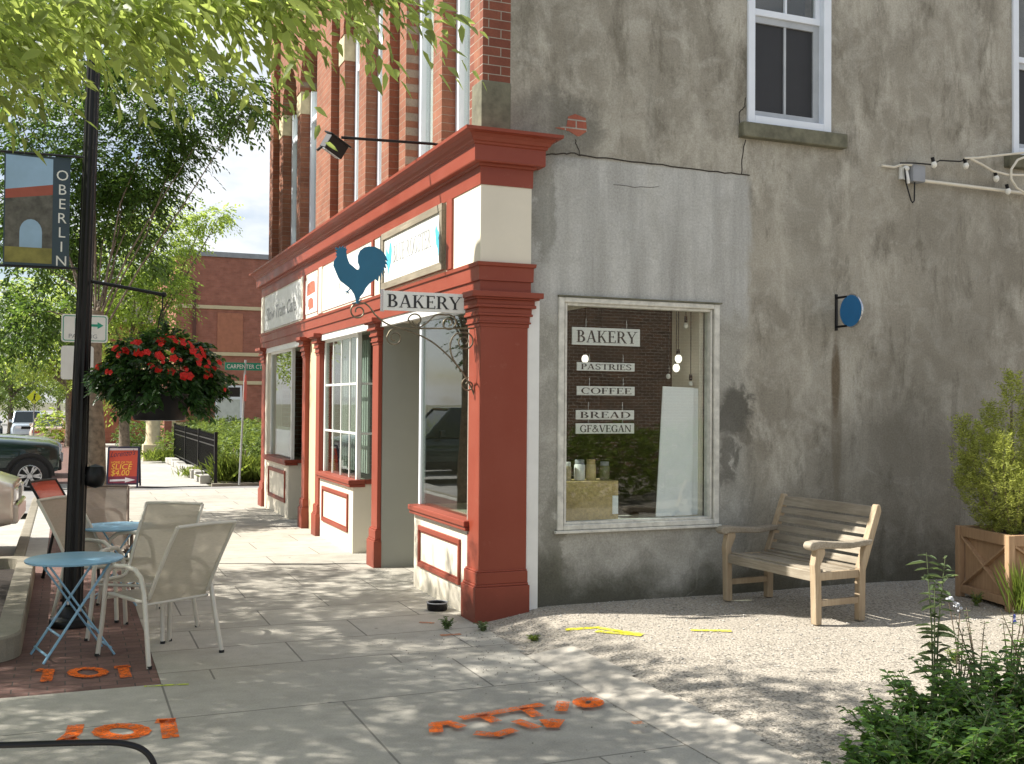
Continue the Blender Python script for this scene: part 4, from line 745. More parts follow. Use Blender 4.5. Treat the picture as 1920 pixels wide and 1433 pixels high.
def juniper(label, base, h, sc=1.0, n=950):
    t = thing('juniper_shrub', label, 'shrub', base); b = MB(); b.tube([(0, 0, -.06), (.02, 0, h*.3), (0, .01, h*.8)], [.03, .025, .008], 7)
    plumes = [(0, 0, 1.0), (.10, -.06, .86), (-.13, .05, .80)]+[(r*math.cos(a), r*math.sin(a), random.uniform(.42, .74)) for r, a in ((random.uniform(.18, .34), i*2.4+.4) for i in range(13))]
    P, D = [], []
    for px_, py_, ph in plumes:
        n2 = int(n*.10*ph); tt = RNG.uniform(.02, 1, n2)**.75; env = np.minimum(.11*sc, .02+.34*(1-tt)*ph)*np.minimum(1, .35+tt*2.2)*RNG.uniform(.75, 1.15); d = rnd(n2); spread = .45+.75*np.minimum(tt*1.5, 1); wob = .04*np.sin(tt*7+px_*40)
        P.append(np.stack([(px_*spread)*sc*1.15+wob+d[:, 0]*env, py_*spread*sc*1.15+wob*.6+d[:, 1]*env, tt*h*ph], 1)); D.append(np.stack([d[:, 0]*.55+px_*.5, d[:, 1]*.55+py_*.5, np.full(n2, 1.1)+RNG.normal(0, .3, n2)], 1)); b.tube([(0, 0, .0), (px_*.8, py_*.8, h*ph*.35), (px_*1.25, py_*1.25, h*ph*.85)], [.012, .008, .003], 5)
    b.build('stem', 'bark', t, smooth=True); C = np.concatenate(P); Dd = np.concatenate(D)
    PP, DD, NN, LL = sprays(C, Dd, 9, .12, .034); leaves('foliage', PP, DD, NN, LL, LL*.30, 'leafJ', t, droop=-.1)
juniper('upright yellow-green juniper with several pointed tips growing in the cedar planter', (4.42, -1.27, .62), 1.38, 1.0, 3000)
# ------------------------------------------------------------------ patio chairs and tables
def chair(label, c, f, frame='frame', slingm='sling'):
    t = thing('patio_chair', label, 'chair', (c[0], c[1], 0), math.atan2(f[1], f[0])-PI/2, 'sling patio chairs on the sidewalk')   # local: faces +Y
    w = .255; flat = lambda b, pts, r: b.tube(pts, r, 8)
    for s in (-1, 1):
        b = MB(); x = s*(w+.015)
        path = [(x+s*.02, .285, 0), (x, .255, .30), (x, .235, .50), (x, .205, .585), (x, .14, .625), (x, .0, .635), (x, -.10, .62), (x, -.165, .575), (x, -.20, .48), (x+s*.01, -.245, .25), (x+s*.025, -.30, 0)]
        P = [Vector(p) for p in path]
        for i in range(len(P)-1): pass
        b.tube(path, .0165, 8); b.build('side_frame', frame, t, smooth=True)
        for y in (.285, -.30): MB().lathe([(.0185, 0), (.0185, .018)], (x+s*.022, y, 0), 8).build('foot_cap', 'blackr', t)
    bk = lambda q: (0, -.19-.26*q-.05*q*q, .40+.53*q)
    for s in (-1, 1):
        b = MB(); x = s*(w-.02); b.tube([(x, .25, .42), (x, .2, .425), (x, -.10, .405), (x, -.16, .41)]+[(x, bk(q)[1], bk(q)[2]) for q in (.08, .2, .4, .6, .8, 1.0)], .0135, 8); b.build('sling_rail', frame, t, smooth=True)
    b = MB(); b.tube([(-w+.02, bk(1)[1], bk(1)[2]), (0, bk(1)[1]-.005, bk(1)[2]+.006), (w-.02, bk(1)[1], bk(1)[2])], .0125, 8); b.build('top_bar', frame, t, smooth=True); MB().tube([(-w, .235, .40), (w, .235, .40)], .012, 8).build('cross_bar', frame, t, smooth=True); MB().tube([(-w, -.185, .395), (w, -.185, .395)], .012, 8).build('cross_bar', frame, t, smooth=True)
    b = MB(); prof = [(.245, .425), (.12, .405), (0, .395), (-.10, .398), (-.165, .412)]; x = w-.022
    for i in range(len(prof)-1): b.add([(-x, *prof[i]), (x, *prof[i]), (x, *prof[i+1]), (-x, *prof[i+1])], [(0,1,2,3)])
    b.build('seat', slingm, t, smooth=True); b = MB(); qs = [i/8 for i in range(9)]
    for i in range(8):
        p, q = bk(qs[i]), bk(qs[i+1]); s0, s1 = -.02*math.sin(PI*qs[i]), -.02*math.sin(PI*qs[i+1]); b.add([(-x, p[1], p[2]), (0, p[1]+s0, p[2]), (x, p[1], p[2]), (x, q[1], q[2]), (0, q[1]+s1, q[2]), (-x, q[1], q[2])], [(0,1,4,5),(1,2,3,4)])
    b.build('backrest', slingm, t, smooth=True); return t
chair('nearest beige sling patio chair, its back to us, right of the blue table', (-2.40, -.27), (-.52, .85))
chair('beige sling patio chair just behind the nearest one, turned to face us', (-2.46, .45), (-.5, -.86))
chair('beige sling patio chair half hidden behind the lamp post', (-2.68, 1.36), (.8, -.6))
chair('sling patio chair, its frame darkened for shade, facing us behind the farther blue table', (-2.72, 2.35), (-.05, -1), 'frame_shade', 'slingb')
chair('red sling patio chair, farthest of the chairs, behind the lamp post', (-2.80, 3.55), (.85, -.5), 'black', 'slingr')
def table(label, c, rz, r=.315, h=.665):
    t = thing('bistro_table', label, 'table', (c[0], c[1], 0), rz, 'blue folding tables'); MB().lathe([(r-.01, h-.018), (r, h-.018), (r+.004, h-.006), (r-.004, h), (0.001, h+.001)], (0, 0, 0), 40).build('tabletop', 'tblue', t, smooth=True)
    for s in (-1, 1):
        y = s*.17
        for k, (a, c_) in enumerate((((-.235, y, 0), (.20, y*.9, h-.02)), ((.235, y*.86, 0), (-.20, y*.78, h-.02)))): MB().bar(a, c_, .012, .026, (0, 1, 0)).build('leg', 'tblue', t, bevel=.003)
        MB().lathe([(.012, -.012), (.012, .012)], (0, y*.85, h*.5), 8).build('pivot_bolt', 'chrome', t)
    b = MB(); b.tube([(-.21, -.17, .05), (-.21, .17, .05)], .008, 6); b.tube([(.21, -.15, .05), (.21, .15, .05)], .008, 6); b.tube([(-.13, -.16, .17), (-.13, .16, .17)], .008, 6); b.tube([(.13, -.14, .17), (.13, .14, .17)], .008, 6); b.build('cross_rod', 'tblue', t, smooth=True)
    return t
table('nearer round pale blue folding table beside the lamp post', (-2.95, -.08), .25); table('farther round pale blue folding table behind the lamp post', (-2.60, 1.85), -.4)
# ------------------------------------------------------------------ lamp post with banner, basket arm
def lamp():
    t = thing('lamp_post', 'tall black metal lamp post among the patio chairs', 'lamp post', (-2.955, .98, 0), 0)
    sh = MB(); n = 24; prof = [(.078, .12), (.073, 1.2), (.061, 2.4), (.048, 5.3)]; lx = lambda z: .022*z
    vs = []
    for r, z in prof:
        for j in range(n): rr = r*(1 if j % 2 else .90); vs.append((lx(z)+rr*math.cos(2*PI*j/n), rr*math.sin(2*PI*j/n), z))
    sh.add(vs, [(i*n+j, i*n+(j+1) % n, (i+1)*n+(j+1) % n, (i+1)*n+j) for i in range(3) for j in range(n)]+[tuple(range(3*n, 4*n))]); sh.build('shaft', 'black', t)
    MB().lathe([(.165, 0), (.165, .045), (.15, .06), (.115, .075), (.105, .12), (.088, .15)], (0, 0, 0), 28).build('base', 'black', t, smooth=True)
    b = MB(); b.lathe([(.055, 5.28), (.075, 5.3), (.06, 5.34), (.10, 5.4), (.17, 5.52), (.19, 5.7), (.16, 5.85), (.05, 5.95), (.02, 6.05)], (lx(5.4), 0, 0), 24); b.build('lantern', 'black', t, smooth=True)
    b = MB(); b.lathe([(.001, -.02), (.06, 0), (.078, .04), (.078, .10), (.06, .15), (.001, .17)], (0, 0, 0), 20); b.tube([(-.11, 0, .08), (-.03, 0, .08)], .03, 8); b.build('outlet_box', 'black', t, smooth=True, loc=(.155, -.02, 1.08))
    b = MB(); b.tube([(lx(2.68), 0, 2.69), (.30, -.12, 2.645), (.62, -.27, 2.58)], .014, 8); b.ball((.63, -.275, 2.58), .022, 8); b.tube([(.62, -.27, 2.565), (.62, -.27, 2.45)], .006, 6); b.build('basket_arm', 'black', t, smooth=True)
    for z in (2.78, 3.66): b = MB(); b.tube([(lx(z), 0, z), (-.56, .04, z)], .010, 6); b.build('banner_arm', 'black', t, smooth=True)
lamp()
def banner():
    t = thing('street_banner', 'street banner reading OBERLIN with a photo of sky and building, hung from the lamp post', 'banner', (-2.955, .98, 0)); x0, x1, z0, z1 = -.53, -.06, 2.79, 3.65; y = .035
    MB().box(x0, x1, y-.002, y+.002, z0, z1).build('cloth', 'navy_p', t); xs = x1-.125; f = lambda u, v, d: (u, y-.002-d, v)
    for nm, mat, pts in (('printed_sky', 'sky_p', [(x0+.01, 3.37), (xs, 3.43), (xs, 3.63), (x0+.01, 3.64)]), ('printed_roof', 'roof_p', [(x0+.01, 3.30), (xs, 3.35), (xs, 3.43), (x0+.01, 3.37)]), ('printed_building', 'dark_p', [(x0+.01, 2.93), (xs, 2.93), (xs, 3.35), (x0+.01, 3.30)]), ('printed_lawn', 'grn_p', [(x0+.01, 2.81), (xs, 2.81), (xs, 2.93), (x0+.01, 2.93)])): MB().prism(pts, f, .0005, .002).build(nm, mat, t)
    b = MB(); cx = (xs-.08+x0)/2+.06; b.prism([(cx-.08, 2.93)]+[(cx-.08*math.cos(PI*i/10), 3.05+.1*math.sin(PI*i/10)) for i in range(11)]+[(cx+.08, 2.93)], f, .002, .0028); b.build('printed_arch', 'sky_p', t)
    for i, ch in enumerate('OBERLIN'): text(ch, .115, lambda u, v, d, i=i: (xs+.068+u, y-.002-d, 3.47-i*.112+v), 'white', t, align='CENTER')
banner()
def basket():
    c = Vector((-2.345, .70, 1.93)); t = thing('flower_basket', 'big hanging basket of red flowers over dark leaves, hung from the lamp post arm', 'flower basket', c)
    b = MB(); b.lathe([(.13, -.335), (.19, -.33), (.21, -.28), (.225, -.14), (.235, -.13), (.215, -.125), (.001, -.13)], (0, 0, 0), 28); b.build('bowl', 'black', t, smooth=True)
    b = MB()
    for a in (0, 2.1, 4.2): b.tube([(.2*math.cos(a), .2*math.sin(a), -.1), (0, 0, .53)], .003, 5)
    b.build('hanging_chain', 'black', t)
    n = 1300; d = rnd(n); d = d[d[:, 2] > -.72]; n = len(d); rr = RNG.uniform(.45, 1, (n, 1))**.5*(1+.16*np.sin(d[:, :1]*7+1)*np.cos(d[:, 2:]*6)+.10*np.sin(d[:, 1:2]*11+d[:, :1]*9)); C = d*rr*np.array([.41, .37, .31])+np.array([0, 0, .0]); keep = ~((np.hypot(C[:, 0], C[:, 1]) < .27) & (C[:, 2] < -.08)); C, d = C[keep], d[keep]
    P, D, N, L = sprays(C, d*np.array([1, 1, .5])+np.array([0, 0, -.2]), 9, .11, .055); leaves('foliage', P, D, N, L, L*.55, 'leafF', t)
    fl = None; k = 0; random.seed(11); spots = []
    cl = [(-.30, .20), (-.24, .24), (-.18, .25), (-.27, .16), (-.12, .17), (-.06, .16), (-.05, .27), (.02, .28), (.0, .2), (.08, .29), (.16, .27), (.20, .24), (.14, .22), (.26, .21), (.30, .17), (.26, .13), (.11, .13), (.14, .10), (.34, .08), (.38, .10), (.36, .04), (.10, .02), (.16, .02), (-.44, .06), (-.40, .03), (.46, -.07), (-.07, .10), (-.01, .12), (-.2, .18), (.22, .16)]
    for (x, z) in cl:
        for q in range(4):
            xx, zz = x+random.gauss(0, .028), z+random.gauss(0, .022); k2 = 1-(xx/.47)**2-((zz-.03)/.31)**2; y = -.41*math.sqrt(max(k2, .02))-.01 if q < 2 else random.uniform(-.2, .3); spots.append((xx, y, zz))
    for (x, y, z) in spots:
        if fl is None:
            P, D = [], []
            for j in range(5): a = 2*PI*j/5; P.append((0, 0, 0)); D.append((math.cos(a), math.sin(a), .25))
            fl = leaves('flower', P, D, [(0, 0, 1)]*5, .031, .034, 'petal', t, droop=.05); o = fl
        else: o = fl.copy(); COL.objects.link(o); o.parent = t
        o.location = (x, y, z); o.rotation_euler = Vector((x*1.2+random.gauss(0, .25), y-.15, z*.8+.12)).to_track_quat('Z', 'Y').to_euler(); s = random.uniform(.55, 1.25); o.scale = (s, s, s)
basket()
# ------------------------------------------------------------------ small things by the shopfront
t = thing('tin_dish', 'small round black tin with grey rim on sidewalk below near shop window', 'dish', (-.10, .56, 0)); MB().lathe([(.075, 0), (.085, .01), (.088, .06), (.080, .062), (.078, .03), (.001, .03)], (0, 0, 0), 24).build('tin', 'black', t, smooth=True); b = MB(); b.tube([(.087*math.cos(2*PI*i/24), .087*math.sin(2*PI*i/24), .066) for i in range(24)], .006, 6, closed=True); b.build('rim', 'boxg', t, smooth=True); b = MB()
for i in range(5): b.ball((random.uniform(-.04, .04), random.uniform(-.04, .04), .04), .016, 7)
b.build('pebbles', 'walk2', t)
b = MB(); P = [(-3.75, -3.62, .5), (-3.2, -3.80, .5), (-2.90, -3.88, .5), (-2.80, -3.92, .492), (-2.735, -3.96, .465), (-2.70, -3.99, .41), (-2.69, -4.02, .32), (-2.69, -4.04, 0)]
q = smooth([(p[0], p[2]) for p in P], 5); yy = lambda x, z: -3.62-.30*(x+3.75)/1.06
b.tube([(x, yy(x, z), z) for x, z in q]+[], .0115, 10); b.tube([(-3.75, -3.62, .5), (-3.82, -3.60, .46), (-3.84, -3.59, 0)], .0115, 10); tag(b.build('metal_hoop', 'black', None, smooth=True), 'thin black metal hoop rail in the near left corner of the sidewalk', 'rail')
# kerbed tree pit
def rr(x0, x1, y0, y1, r, n=6):
    out = []
    for cx, cy_, a0 in ((x1-r, y0+r, -90), (x1-r, y1-r, 0), (x0+r, y1-r, 90), (x0+r, y0+r, 180)): out += [(cx+r*math.cos(math.radians(a0+90*i/n)), cy_+r*math.sin(math.radians(a0+90*i/n))) for i in range(n+1)]
    return out
t = thing('tree_pit', 'raised concrete tree pit with dark soil at the left edge, beside the blue table', 'planter'); o_, i_ = rr(-6.2, -3.28, -.22, 3.95, .3), rr(-6.05, -3.44, -.06, 3.79, .18); b = MB(); n = len(o_)
prof = [(o_, 0), (o_, .15), ([(a[0]*.93+c[0]*.07, a[1]*.93+c[1]*.07) for a, c in zip(o_, i_)], .165), (i_, .165), (i_, .03)]
for pts, z in prof: b.v += [(x, y, z) for x, y in pts]
for i in range(4):
    for j in range(n): b.f.append((i*n+j, i*n+(j+1) % n, (i+1)*n+(j+1) % n, (i+1)*n+j)); b.mi.append(0)
b.build('kerb_rim', 'kerb', t); MB().prism(i_, lambda u, v, d: (u, v, d), .02, .06).build('soil', 'soil', t)
# ------------------------------------------------------------------ signs down the street
t = thing('parking_sign', 'green and white parking sign with arrow above a blank white plate on a white pole', 'sign', (-2.84, 4.35, -.13)); MB().tube([(0, 0, .13), (0, 0, 3.15)], .027, 10).build('pole', 'white', t, smooth=True)
R4 = lambda x0, x1, z0, z1, r: [(a, b_) for a, b_ in rr(x0, x1, z0, z1, r, 4)]
f = lambda u, v, d: (u, -.03-d, v); o = MB().prism(R4(-.24, .225, 2.50, 2.80, .03), f, 0, .004); pn = o.build('parking_panel', 'white', t); b = MB(); w_ = .008
ring = R4(-.225, .21, 2.515, 2.785, .025); inn = R4(-.217, .202, 2.523, 2.777, .02); k = len(ring)
for i in range(k): b.prism([ring[i], ring[(i+1) % k], inn[(i+1) % k], inn[i]], f, .0045, .006)
b.build('border', 'green_l', pn); text('P', .20, lambda u, v, d: (-.12+u*1.1, -.034-d, 2.62+v), 'green_l', pn, depth=.003); b = MB(); b.prism([(.05, 2.672), (.12, 2.672), (.12, 2.648), (.18, 2.685), (.12, 2.722), (.12, 2.698), (.05, 2.698)], f, .0045, .007); b.build('arrow', 'green_l', pn); text('PARKING', .062, lambda u, v, d: (-.17+u*1.12, -.034-d, 2.545+v), 'boxg', pn, depth=.003)
o = MB().prism(R4(-.24, .085, 2.10, 2.46, .03), f, 0, .004).build('white_plate', 'white', t); b = MB(); b.tube([(-.02, -.036, 2.41), (-.02, -.036, 2.33), (.0, -.036, 2.30), (.005, -.036, 2.27), (-.01, -.036, 2.25)], .004, 5); b.build('mark', 'boxg', o)
def aboard():
    t = thing('sandwich_board', 'red folding sandwich board advertising a pizza slice for $4.00, standing on the far sidewalk', 'sandwich board', (-1.92, 15.1, 0), -.18); w, h = .29, .80
    for s in (-1, 1):
        b = MB(); b.bar((-w, s*.24, 0), (-w, s*.03, h), .035, .035); b.bar((w, s*.24, 0), (w, s*.03, h), .035, .035); b.bar((-w, s*.03, h), (w, s*.03, h), .03, .03); b.bar((-w, s*.22, .07), (w, s*.22, .07), .03, .03); b.build('frame', 'signnavy', t)
        g = lambda u, v, d, s=s: (u*(-s), s*(.235-.21*v/h+.008+d), v); p = MB().prism([(-w+.01, .06), (w-.01, .06), (w-.01, h-.02), (-w+.01, h-.02)], g, 0, .006).build('poster', 'signred', t)
        if s < 0:
            g2 = lambda u, v, d: g(u, v, .006+d); MB().prism([(-w+.01, .06), (w-.01, .06), (w-.01, .22), (-w+.01, .22)], g2, .0005, .001).build('lower_band', 'signmar', p); MB().prism([(-w+.01, h-.06), (w-.01, h-.06), (w-.01, h-.02), (-w+.01, h-.02)], g2, .0005, .001).build('top_band', 'signwht', p)
            MB().prism([(-.24, .12), (.05, .13), (.05, .10), (.25, .15), (.05, .20), (.05, .17), (-.24, .16)], g2, .0012, .002).build('arrow', 'signwht', p)
            text('Lorenzo\'s', .155, lambda u, v, d: g2(-.26+u*.78, .60+v+u*.08, d), 'signnavy', p, shear=.35, depth=.002); text('HOME OF THE', .065, lambda u, v, d: g2(-.235+u*.95, .475+v, d), 'signyel', p, depth=.002); text('SLICE', .155, lambda u, v, d: g2(-.235+u*1.08, .36+v, d), 'signyel', p, shear=.15, depth=.002); text('$4.00', .155, lambda u, v, d: g2(-.235+u*1.02, .24+v, d), 'signyel', p, shear=.15, depth=.002)
aboard()
t = thing('street_name_sign', 'green street name sign CARPENTER CT on a grey pole with a red stop sign edge-on', 'street sign', (.34, 14.85, 0)); MB().tube([(0, 0, 0), (.10, 0, 2.62)], .022, 10).build('pole', plain('galvanised', (.42, .43, .42), .45, .5), t, smooth=True)
p = MB().box(-.32, .48, -.012, .012, 2.40, 2.56).build('name_plate', 'green_s', t); text('CARPENTER CT', .125, lambda u, v, d: (-.29+u*.83, -.013-d, 2.435+v), 'white', p, depth=.003)
n = 8; R_ = .30; oc = [(R_*math.cos(PI/8+PI/4*i), R_*math.sin(PI/8+PI/4*i)) for i in range(n)]; MB().prism(oc, lambda u, v, d: (.10+d+.22*u, u*.97, 2.03+v), 0, .012).build('stop_plate', 'signred', t)
# iron fence, kerb stones
t = thing('iron_fence', 'black iron picket fence running along the far sidewalk in front of the hedge', 'fence', (-.10, 15.2, 0)); L = 9.2
pk = None
for i in range(62):
    y = .15+i*.147
    if pk is None: b = MB(); b.box(-.009, .009, -.009, .009, .12, 1.0); b.lathe([(.016, 1.0), (.012, 1.02), (.001, 1.09)], (0, 0, 0), 6); pk = b.build('picket', 'black', t); q = pk
    else: q = pk.copy(); COL.objects.link(q); q.parent = t
    q.location = (0, y, 0)
for z in (.2, .80, .92): MB().box(-.013, .013, .03, L, z-.014, z+.014).build('rail', 'black', t)
for y in (0, 3.05, 6.1, L): MB().box(-.032, .032, y-.032, y+.032, 0, 1.1).build('fence_post', 'black', t)
st = None
for i in range(15):
    a = .35+i*.56; l = random.uniform(.38, .52)
    o = MB().box(-.11, .11, 0, l, 0, random.uniform(.14, .2)).build('border_stone', 'walk2', None, bevel=.02, loc=(-.26+random.uniform(-.02, .02), 15.2+a, -.01), rot=(0, 0, random.uniform(-.06, .06))); tag(o, 'rough pale stone block in the border below the iron fence', 'stone', 'border stones under the fence')
# stone column
t = thing('stone_pillar', 'pale stone pillar on square base beyond the fence, under the flower basket', 'pillar', (-.58, 26.2, gz(26.2))); MB().box(-.30, .30, -.3, .3, -.1, .5).build('base', 'stone', t, bevel=.03); MB().lathe([(.27, .5), (.21, .62), (.20, 2.6), (.26, 2.68)], (0, 0, 0), 20).build('shaft', 'stone', t, smooth=True); MB().box(-.32, .32, -.32, .32, 2.68, 2.9).build('cap', 'stone', t, bevel=.02); b = MB(); b.box(.35, .55, .1, .4, 0, 2.9); b.build('side_post', 'brick_far', t)
# hedges and grasses
def clump(name, label, cat, base, blobs, n, leaf, mat, ratio=.5, k=8, ln=.16, up=.2, group=None, core=None):
    t = thing(name, label, cat, base, 0, group); C, D = blob_roots([(np.array(c), r, 1) for c, r in blobs], n); D = D+np.array([0, 0, up]); keep = C[:, 2] > 0; C, D = C[keep], D[keep]; P, D2, N, L = sprays(C, D, k, ln, leaf); leaves('foliage', P, D2, N, L, L*ratio, mat, t)
    b = MB()
    for c, r in blobs: rz = r[2] if isinstance(r, tuple) else r; b.tube([(c[0], c[1], 0), (c[0], c[1], c[2])], .02, 5)
    b.build('stem', 'bark', t); return t
clump('hedge', 'long pale green clipped hedge behind the iron fence', 'hedge', (1.5, 21.5, 0), [((x, y, .62), (.75, .9, .62)) for x in (-.7, .4, 1.6) for y in (-4.4, -2.6, -.8, 1.0, 2.8, 4.6, 6.4)]+[((x, -4.9, .8), (.8, .5, .6)) for x in (2.6, 3.6, 4.6)], 340, .075, 'leafH')
def grass(label, base, n, h, sp, group):
    t = thing('grass_clump', label, 'grass', base, 0, group); P = np.stack([RNG.normal(0, sp, n), RNG.normal(0, sp*.7, n), np.zeros(n)], 1); D = np.stack([RNG.normal(0, .35, n), RNG.normal(0, .35, n), np.ones(n)], 1); L = h*RNG.uniform(.55, 1.1, n); leaves('blades', P, D, rnd(n), L, .022, 'leafG', t, droop=.25)
grass('tall bright grass clump to the right of the fence end', (.35, 15.75, 0), 700, .85, .22, 'ornamental grasses'); grass('bright grass clump left of the shopfront behind the sign pole', (1.05, 15.6, 0), 800, .8, .25, 'ornamental grasses'); grass('grass clump nearest the shopfront edge across the alley', (1.8, 15.7, 0), 900, .85, .3, 'ornamental grasses')
grass('low grass tuft at the far end of the iron fence', (-.35, 24.8, 0), 500, .5, .3, 'low tufts along the border'); grass('small low tuft growing between the border stones', (-.3, 17.6, 0), 160, .38, .15, 'low tufts along the border')
clump('round_bush', 'round clipped dark green bush beyond the stone pillar', 'bush', (-.15, 36.5, gz(36.5)), [((0, 0, .62), (1.15, 1.0, .62))], 900, .07, 'leafB'); clump('round_bush', 'low pale bush at the foot of the stone pillar', 'bush', (.15, 25.0, 0), [((0, 0, .4), (.7, .7, .5)), ((.7, -1.2, .5), (.7, .8, .5))], 420, .07, 'leafH')
# brick building across the alley
FB = thing('far_brick_building', 'red brick building with flat roof and pale stone bands across the alley', 'building', (0, 36, gz(36))); pf = lambda nm, mat, b, p=None, **k: b.build(nm, mat, p or FB, **k)
pf('wall', 'brick_far', MB().box(.9, 20, 0, 12, -.1, 7.75)); pf('parapet', 'boxg', MB().box(.85, 20.1, -.06, 12.1, 7.75, 7.95))
for z in (1.05, 2.72, 3.86, 5.72): pf('stone_band', 'tan', MB().box(.88, 20.05, -.05, .3, z-.06, z+.08))
pf('blocked_panel', plain('newer_brick', (.40, .16, .095), .85, var=.12), MB().box(2.5, 3.5, -.03, .1, 3.95, 5.52)); pf('downpipe', plain('brown_pipe', (.10, .035, .025), .6), MB().tube([(.95, -.1, 7.0), (1.45, -.1, 6.75), (1.6, -.1, 6.6), (1.6, -.1, 0)], .07, 8))
b = MB(); b.box(2.45, 2.53, -.05, .1, .95, 2.62); b.box(3.42, 3.5, -.05, .1, .95, 2.62); b.box(2.53, 3.42, -.05, .1, 2.54, 2.62); b.box(2.53, 3.42, -.05, .1, 2.05, 2.16); w = pf('window', 'vinyl', b); pf('pane', 'glass_d', MB().box(2.53, 3.42, -.02, 0, 2.16, 2.54), w); pf('curtain', 'curtain', MB().box(2.53, 3.42, -.025, 0, .95, 2.05), w)
pf('stone_corner', 'stone', MB().box(.7, .95, -.1, .3, -.1, 3.0))
t = thing('gabled_house', 'pale roofed house partly hidden by trees left of red brick building', 'house', (-1.0, 52, gz(52))); MB().box(-1.0, 4, 0, 8, 0, 6.4).build('wall', 'brick_far', t); b = MB(); b.prism([(-1.4, 6.3), (4.4, 6.3), (1.5, 9.2)], lambda u, v, d: (u, d, v), -.4, 8.4); b.build('roof', plain('pale_roof', (.36, .33, .31), .8), t)
# ------------------------------------------------------------------ vehicles
def wheel(t, x, y, r, w=.22, spokes=6):
    s = 1 if x > 0 else -1; b = MB(); pr = [(r*.62, -w/2), (r*.94, -w/2), (r, -w/2+.03), (r, w/2-.03), (r*.94, w/2), (r*.62, w/2), (r*.60, 0), (r*.62, -w/2)]
    n = 28; b.add([(z, q*math.cos(2*PI*j/n), q*math.sin(2*PI*j/n)) for q, z in pr for j in range(n)], [(i*n+j, i*n+(j+1) % n, (i+1)*n+(j+1) % n, (i+1)*n+j) for i in range(len(pr)-1) for j in range(n)])
    ty = b.build('wheel', 'blackr', t, smooth=True, loc=(x, y, r)); b = MB(); X = s*(w/2-.03)
    b.tube([(X, r*.60*math.cos(2*PI*j/n), r*.60*math.sin(2*PI*j/n)) for j in range(n)], .028, 6, closed=True)
    for k in range(spokes):
        for da in (-.16, .16): a = 2*PI*k/spokes; b.bar((X, r*.12*math.cos(a), r*.12*math.sin(a)), (X, r*.58*math.cos(a+da), r*.58*math.sin(a+da)), .03, .035)
    b.tube([(X-s*.03, 0, 0), (X+s*.015, 0, 0)], .06, 12); b.build('rim', 'chrome', ty, smooth=True)
    MB().tube([(s*(w/2-.1), 0, 0), (s*(w/2-.07), 0, 0)], r*.6, 20).build('brake_disc', 'black', ty)
